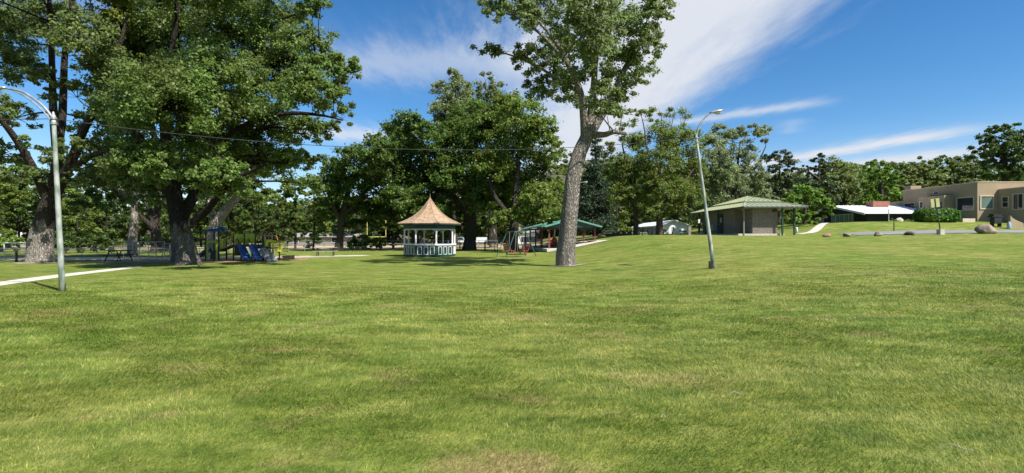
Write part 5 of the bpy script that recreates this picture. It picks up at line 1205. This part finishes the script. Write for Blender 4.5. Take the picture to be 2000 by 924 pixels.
def white_house():
    d = 88; xl, xr = .291*d, .3445*d; zb = 1.3; ze = 3.62; zr = 4.42; xm = (xl+xr)/2; y1 = d+22
    T = thing('white_house', 'small white gabled building with black lettering left of the restroom', 'house', (xm, d+8, g(xm, d)))
    MB().prism([(xl, d, zb), (xr, d, zb), (xr, d, ze), (xm, d, zr), (xl, d, ze)], (0, .2, 0)).build('gable_wall', M['housewhite'], T)
    dx = 2.9
    MB().prism([(xl, d+.2, zb), (xl+.2, d+.2, zb), (xl+.2, d+.2, ze), (xl, d+.2, ze)], (dx-.0-2.3, 21.8, 0)).build('side_wall', M['bluegrey'], T)
    MB().box(xr-.2, xr, d+.2, y1, zb, ze).build('side_wall', M['bluegrey'], T)
    for s in (-1, 1):
        e = xl-.35 if s < 0 else xr+.35; MB().prism([(e, d-.4, ze-.1), (xm, d-.4, zr+.03), (xm, y1, zr+.03), (e, y1, ze-.1)], (0, 0, .1)).build('roof', M['white_roof'], T)
    window(T, 's', d, .3125*d, .3175*d, 2.55, 3.4, M['white'], M['glass'], 1, 1, .06)
    for k in range(3): window(T, 'w', xl, d+3+k*5, d+4.2+k*5, 2.4, 3.3, M['white'], M['glass'], 1, 1, .06)
    MB().box(xl, xr, d-.04, d-.003, zb, 2.18).build('plinth', M['door'], T)
    lettering('Thayne', 'lettering', M['black_text'], T, (.3262*d, d-.03, P(0, 453.5, d)[2]), .58, 1.30)
    # long low wing to the left
    x2 = .2455*112
    T2 = thing('long_shed', 'long low grey blue shed with a white roof left of the white gabled building', 'shed', (25.5, 100, g(25, 100)))
    a, b = np.array((.289*89, 89.)), np.array((.246*104, 104.)); n_ = np.array((1, .0))
    MB().prism([(*a, 1.2), (*b, 1.2), (*b, 3.45), (*a, 3.45)], (.25, .02, 0)).build('wall', M['bluegrey'], T2)
    MB().prism([(a[0]-.35, a[1]-.4, 3.42), (b[0]-.35, b[1]+.3, 3.42), (b[0]+1.6, b[1]+.3, 4.25), (a[0]+1.4, a[1]-.4, 4.3)], (0, 0, .1)).build('roof', M['white_roof'], T2)
    for k in range(3):
        t0, t1 = .2+k*.25, .27+k*.25; p0, p1 = a+(b-a)*t0, a+(b-a)*t1
        MB().prism([(p0[0]-.03, p0[1], 2.5), (p1[0]-.03, p1[1], 2.5), (p1[0]-.03, p1[1], 3.1), (p0[0]-.03, p0[1], 3.1)], (-.03, 0, 0)).build('window', M['glass'], T2)
white_house()

# posts and signs
def sign_post(label, base, top, plate_c, w, h, pm, mm, tilt=0, cat='sign', yaw=0, stripe=False):
    T = thing('sign_post', label, cat, base, 'signs on posts')
    MB().bar(base, top, .06, .06).build('post', mm, T)
    u = np.array((math.cos(tilt)*math.cos(yaw), math.cos(tilt)*math.sin(yaw), math.sin(tilt))); n_ = np.array((math.sin(yaw), -math.cos(yaw), 0)); v = np.cross(n_, u); v = v if v[2] > 0 else -v
    pl = MB().obox(plate_c, u*w/2, n_*.012, v*h/2).build('sign_plate', pm, T)
    if stripe: MB().obox(np.asarray(plate_c)+n_*.03, u*.035, n_*.015, v*h/2*.96).build('bracket', M['brown_post'], pl)
    return T
c = GD(1837, 41.4); bt = P(1836, 448, 41.4)
blk = thing('concrete_block', 'concrete block holding the leaning sign at the street edge', 'concrete block', c)
MB().prism([c+np.array(v) for v in ((-.17,-.2,-.1),(.17,-.2,-.1),(.17,.2,-.1),(-.17,.2,-.1))], (0, 0, .52)).build('block', M['concrete'], blk)
sign_post('leaning sign seen from its weathered yellow green back', np.array((bt[0], 41.4, c[2]+.42)), P(1827.5, 391, 41.4), P(1826.5, 396.5, 41.35), .70, .70, M['signgreen'], M['dark_metal'], .10, stripe=True)
sign_post('white sign on a timber post at the restroom porch', GD(1530, 48.3), P(1527, 424, 48.3), P(1527.5, 424, 48.22), .25, .38, M['white'], M['wood'], .03)
sign_post('small tilted white sign beside the left end of the tan house', GD(1735.5, 53), P(1736, 408, 53), P(1737.5, 406, 52.9), .38, .38, M['white'], M['galv'], -.5)
sign_post('thin dark marker stake beside the street', GD(1746, 47.8), P(1746, 434, 47.8), P(1746, 434, 47.76), .12, .05, M['dark_metal'], M['dark_metal'], 0, 'stake')
c = GD(1556, 50); tag(MB().lathe([(0, .02-.1), (.10, -.1), (.10, .52), (.07, .60), (0, .61)], c, 12).build('bollard', M['white'], None, c, smooth=True), 'short white bollard beside the restroom walk', 'bollard')
c = GD(1346.5, 62); tag(MB().obox(c+np.array((0, 0, .48)), (.15, 0, 0), (0, .12, 0), (0, 0, .55)).obox(c+np.array((0, 0, 1.04)), (.12, 0, 0), (0, .1, 0), (0, 0, .03)).build('utility_post', M['greywood'], None, c), 'grey utility post at the right corner of the white house', 'post')
c = GD(1364, 54.5); sign_post('white notice on a post at the left end of the restroom', c, P(1364, 428, 54.5), P(1365.5, 432, 54.4), .18, .42, M['white'], M['darkgreen_metal'])

# ------------------------------------------------------------------ distant vehicles and houses
def wheel(c, r, w, T):
    a = np.array((0, w/2, 0)); t = MB().tube([c-a, c+a], r, 14).build('wheel', M['rubber'], T); MB().tube([c-a*1.06, c+a*1.06], r*.55, 10).build('rim', M['galv'], t)
def vehicle(name, label, px, d, prof, L, W_, m, z0, cat, win, group=None, wh=.34):
    x = (px-1000)/F*d; c = np.array((x, d, z0)); T = thing(name, label, cat, c, group)
    MB().prism([c+np.array((u*L-L/2, -W_/2, h)) for u, h in prof], (0, W_, 0)).build('body', m, T)
    for w in win:
        for s in (-1, 1): MB().prism([c+np.array((u*L-L/2, s*(W_/2+.004), h)) for u, h in w], (0, s*.012, 0)).build('side_window', M['glass'], T)
    for u in (.2, .8):
        for s in (-1, 1): wheel(c+np.array((u*L-L/2, s*(W_/2-.1), wh)), wh, .22, T)
    return T
pick = [(0,.45),(0,1.0),(.38,1.02),(.42,1.7),(.66,1.72),(.76,1.08),(1,.98),(1,.45)]; pw = [[(.45,1.08),(.46,1.6),(.64,1.62),(.72,1.1)]]
vehicle('pickup_truck', 'pale blue pickup truck left of the stout trunk behind the bandstand', 897, 118, pick, 5.2, 1.85, M['carblue'], -.15, 'truck', pw, 'vehicles parked beyond the fence')
vehicle('pickup_truck', 'white pickup truck closest to the stout trunk behind the bandstand', 912, 108, pick, 5.0, 1.85, M['carwhite'], -.1, 'truck', pw, 'vehicles parked beyond the fence')
van = [(0,.45),(0,1.6),(.03,1.72),(.96,1.74),(1,1.6),(1,.45)]
vehicle('cargo_trailer', 'white box trailer parked between the two trunks right of the bandstand', 941, 118, van, 2.4, 1.8, M['carwhite'], -.2, 'trailer', [], 'vehicles parked beyond the fence')
suv = [(0,.45),(0,1.1),(.1,1.7),(.66,1.74),(.78,1.15),(1,1.0),(1,.45)]
vehicle('parked_car', 'dark car parked beyond the glider swing', 990, 116, suv, 4.6, 1.85, M['cardark'], -.1, 'car', [[(.1,1.12),(.16,1.6),(.38,1.62),(.38,1.14)],[(.42,1.14),(.42,1.62),(.63,1.62),(.72,1.16)]], 'vehicles parked beyond the fence')
vehicle('parked_car', 'dark truck parked in front of the small white house left of the shelter', 1038, 112, suv, 4.4, 1.85, M['cardark'], -.05, 'car', [[(.1,1.12),(.16,1.6),(.38,1.62),(.38,1.14)],[(.42,1.14),(.42,1.62),(.63,1.62),(.72,1.16)]], 'vehicles parked beyond the fence')
def far_house(label, px0, px1, d, z0, ze, zr, wm, rm, wins):
    x0, x1 = (px0-1000)/F*d, (px1-1000)/F*d; T = thing('far_house', label, 'house', ((x0+x1)/2, d+3, z0), 'houses beyond the park')
    MB().box(x0, x1, d, d+7, z0-.5, ze).build('wall', wm, T)
    MB().prism([(x0-.4, d-.5, ze), (x0-.4, d+7.5, ze), (x0-.4, d+3.5, zr)], (x1-x0+.8, 0, 0)).build('roof', rm, T)
    for a, b in wins: window(T, 's', d, x0+(x1-x0)*a, x0+(x1-x0)*b, z0+.8, z0+1.9, M['white'], M['glass'], 2, 1, .07)
far_house('small white house with a grey roof left of the shelter', 1012, 1046, 120, -.2, 2.6, 4.2, M['housewhite'], mat('grey_roof_shingles', (.25,.25,.26), (.2,.2,.2), 2, .9), [(.15,.4),(.6,.85)])
far_house('low white roofed house at the left edge behind the trees', -120, 16, 84, -.2, 1.7, 3.0, M['greywood'], M['white_roof'], [(.5,.6),(.7,.85)])
far_house('white house glimpsed through leaves right of the left lamp', 140, 260, 96, -.3, 2.2, 3.8, M['housewhite'], mat('brown_roof_shingles', (.16,.12,.1), (.12,.09,.07), 2, .9), [(.1,.25),(.4,.6),(.75,.9)])
far_house('pale block building behind the long fence', 548, 690, 100, -.3, 1.6, 2.5, M['greywood'], mat('grey_roof_shingles', (.25,.25,.26), (.2,.2,.2), 2, .9), [(.1,.25),(.7,.85)])

# a few twigs lying on the grass
for k, (px, py, L, a, lab) in enumerate(((1224, 519, .9, -.35, 'dark twig lying on the lawn right of the central trunk'), (1437, 776, .14, .1, 'pale dry twig lying on the near lawn right of centre'),
        (1868, 884, .22, -.5, 'pale bent twig lying in the bottom right of the lawn'), (1296, 822, .06, .4, 'tiny pale wood scrap in the near lawn'))):
    c = GP(px, py)+np.array((0, 0, .03)); q = MB(); u = np.array((math.cos(a), math.sin(a), 0))*L/2; r = .018 if k == 0 else .004
    q.tube([c-u, c-u*.2+np.array((0, .03*L, .02)), c+u*.4, c+u], [r*.6, r, r*.9, r*.4], 6).tube([c+u*.1, c+u*.5+np.array((0, .25*L, .01))], [r*.6, r*.3], 5)
    tag(q.build('fallen_twig', M['dark_metal'] if k == 0 else M['greywood'], None, c), lab, 'twig')

# ------------------------------------------------------------------ sky, sun, camera
EL, AZ = 50., 131.
w = bpy.data.worlds.new('World'); sc.world = w; w.use_nodes = True; n, l = w.node_tree.nodes, w.node_tree.links
bg = n['Background']; sky = n.new('ShaderNodeTexSky'); sky.sky_type = 'NISHITA'; sky.sun_disc = False
sky.sun_elevation = R(EL); sky.sun_rotation = R(AZ); sky.altitude = 800; sky.air_density = 1.0; sky.dust_density = .25; sky.ozone_density = 3.0
tc = n.new('ShaderNodeTexCoord'); sp = n.new('ShaderNodeSeparateXYZ'); l.new(tc.outputs['Generated'], sp.inputs[0])
def mt(op, a, b=None, c=None):
    x = n.new('ShaderNodeMath'); x.operation = op
    for k, s in enumerate((a, b, c)):
        if s is None: continue
        if isinstance(s, (int, float)): x.inputs[k].default_value = s
        else: l.new(s, x.inputs[k])
    return x.outputs[0]
zz = mt('MAXIMUM', sp.outputs[2], .03); U = mt('DIVIDE', sp.outputs[0], zz); V_ = mt('DIVIDE', sp.outputs[1], zz)   # cloud layer seen from below
def cn(su, sv, scale, detail=6, rough=.6, rot=0.):
    cb_ = n.new('ShaderNodeCombineXYZ'); l.new(mt('MULTIPLY', U, su), cb_.inputs[0]); l.new(mt('MULTIPLY', V_, sv), cb_.inputs[1])
    z = n.new('ShaderNodeTexNoise'); z.inputs['Scale'].default_value = scale; z.inputs['Detail'].default_value = detail; z.inputs['Roughness'].default_value = rough
    l.new(cb_.outputs[0], z.inputs['Vector']); return z.outputs['Fac']
n1 = mt('SUBTRACT', cn(1.6, .35, 1.5, 7, .6), .5); n2 = mt('SUBTRACT', cn(4, 1.1, 2.0, 7, .65), .5)
def smooth(x, a, b):
    q = n.new('ShaderNodeMapRange'); q.interpolation_type = 'SMOOTHSTEP'; q.inputs['From Min'].default_value = a; q.inputs['From Max'].default_value = b; l.new(x, q.inputs['Value']); return q.outputs[0]
Ud = mt('ADD', U, mt('ADD', mt('MULTIPLY', n1, .65), mt('MULTIPLY', n2, .28)))
band = mt('MULTIPLY', smooth(Ud, -.75, .75), smooth(Ud, 1.58, .92))
band = mt('MULTIPLY', band, smooth(mt('ADD', mt('MULTIPLY', n2, 1.5), mt('MULTIPLY', Ud, 1.2)), -.75, .75))
def line(u0, v0, u1, v1, wd, amp):
    L = math.hypot(u1-u0, v1-v0); a, b = (u1-u0)/L, (v1-v0)/L
    s = mt('ADD', mt('MULTIPLY', mt('SUBTRACT', U, u0), a), mt('MULTIPLY', mt('SUBTRACT', V_, v0), b))
    q = mt('ADD', mt('MULTIPLY', mt('SUBTRACT', U, u0), -b), mt('MULTIPLY', mt('SUBTRACT', V_, v0), a))
    q = mt('ADD', q, mt('MULTIPLY', n2, wd*2.2)); q = mt('DIVIDE', q, wd)
    e = mt('EXPONENT', mt('MULTIPLY', mt('MULTIPLY', q, q), -1))
    e = mt('MULTIPLY', e, mt('MULTIPLY', smooth(s, -.15*L, .2*L), smooth(s, 1.1*L, .75*L)))
    return mt('MULTIPLY', e, amp)
def add(*a):
    r = a[0]
    for b in a[1:]: r = mt('ADD', r, b)
    return r
low = add(line(1.35, 4.6, 2.35, 3.75, .14, .60), line(-2.6, 4.4, -.9, 5.4, .40, .75), line(3.3, 7.4, 4.3, 4.6, .30, .9), line(3.9, 9.0, 5.6, 5.6, .55, .8), line(2.4, 4.35, 2.7, 5.0, .1, .22), line(-2.4, 2.6, -1.0, 2.0, .3, .2), line(-1.1, 3.0, .3, 2.9, .35, .45))
haze_ = mt('MULTIPLY', smooth(sp.outputs[2], .2, .02), .35)
dens_ = n.new('ShaderNodeClamp'); l.new(add(band, low, haze_), dens_.inputs[0]); dens_.inputs['Max'].default_value = .96
mx = n.new('ShaderNodeMix'); mx.data_type = 'RGBA'; l.new(dens_.outputs[0], mx.inputs[0]); hs_ = n.new('ShaderNodeHueSaturation'); hs_.inputs['Saturation'].default_value = 1.3; hs_.inputs['Value'].default_value = 1.0; l.new(sky.outputs[0], hs_.inputs['Color']); l.new(hs_.outputs[0], mx.inputs[6]); mx.inputs[7].default_value = (5.0, 5.25, 5.7, 1)
l.new(mx.outputs[2], bg.inputs['Color']); bg.inputs['Strength'].default_value = .085
sun = bpy.data.lights.new('sun', 'SUN'); sun.energy = 5.0; sun.angle = R(.5); sun.color = (1, .955, .88)
so = bpy.data.objects.new('sun', sun); C.objects.link(so)
from mathutils import Vector
dirv = Vector((math.sin(R(AZ))*math.cos(R(EL)), math.cos(R(AZ))*math.cos(R(EL)), math.sin(R(EL))))
so.rotation_euler = dirv.to_track_quat('Z', 'Y').to_euler(); so.location = dirv*60
cam = bpy.data.cameras.new('camera'); cam.sensor_width = 36; cam.lens = 18; cam.clip_end = 3000; cam.clip_start = .05
co = bpy.data.objects.new('camera', cam); C.objects.link(co); co.location = (0, 0, EYE); co.rotation_euler = (R(90), 0, 0); sc.camera = co
sc.render.engine = 'CYCLES'; sc.view_settings.view_transform = 'Standard'; sc.view_settings.look = 'None'; sc.view_settings.gamma = 1; sc.view_settings.exposure = .85
sc.cycles.max_bounces = 6; sc.cycles.transparent_max_bounces = 4
print('leaves', LEAFCOUNT[0])
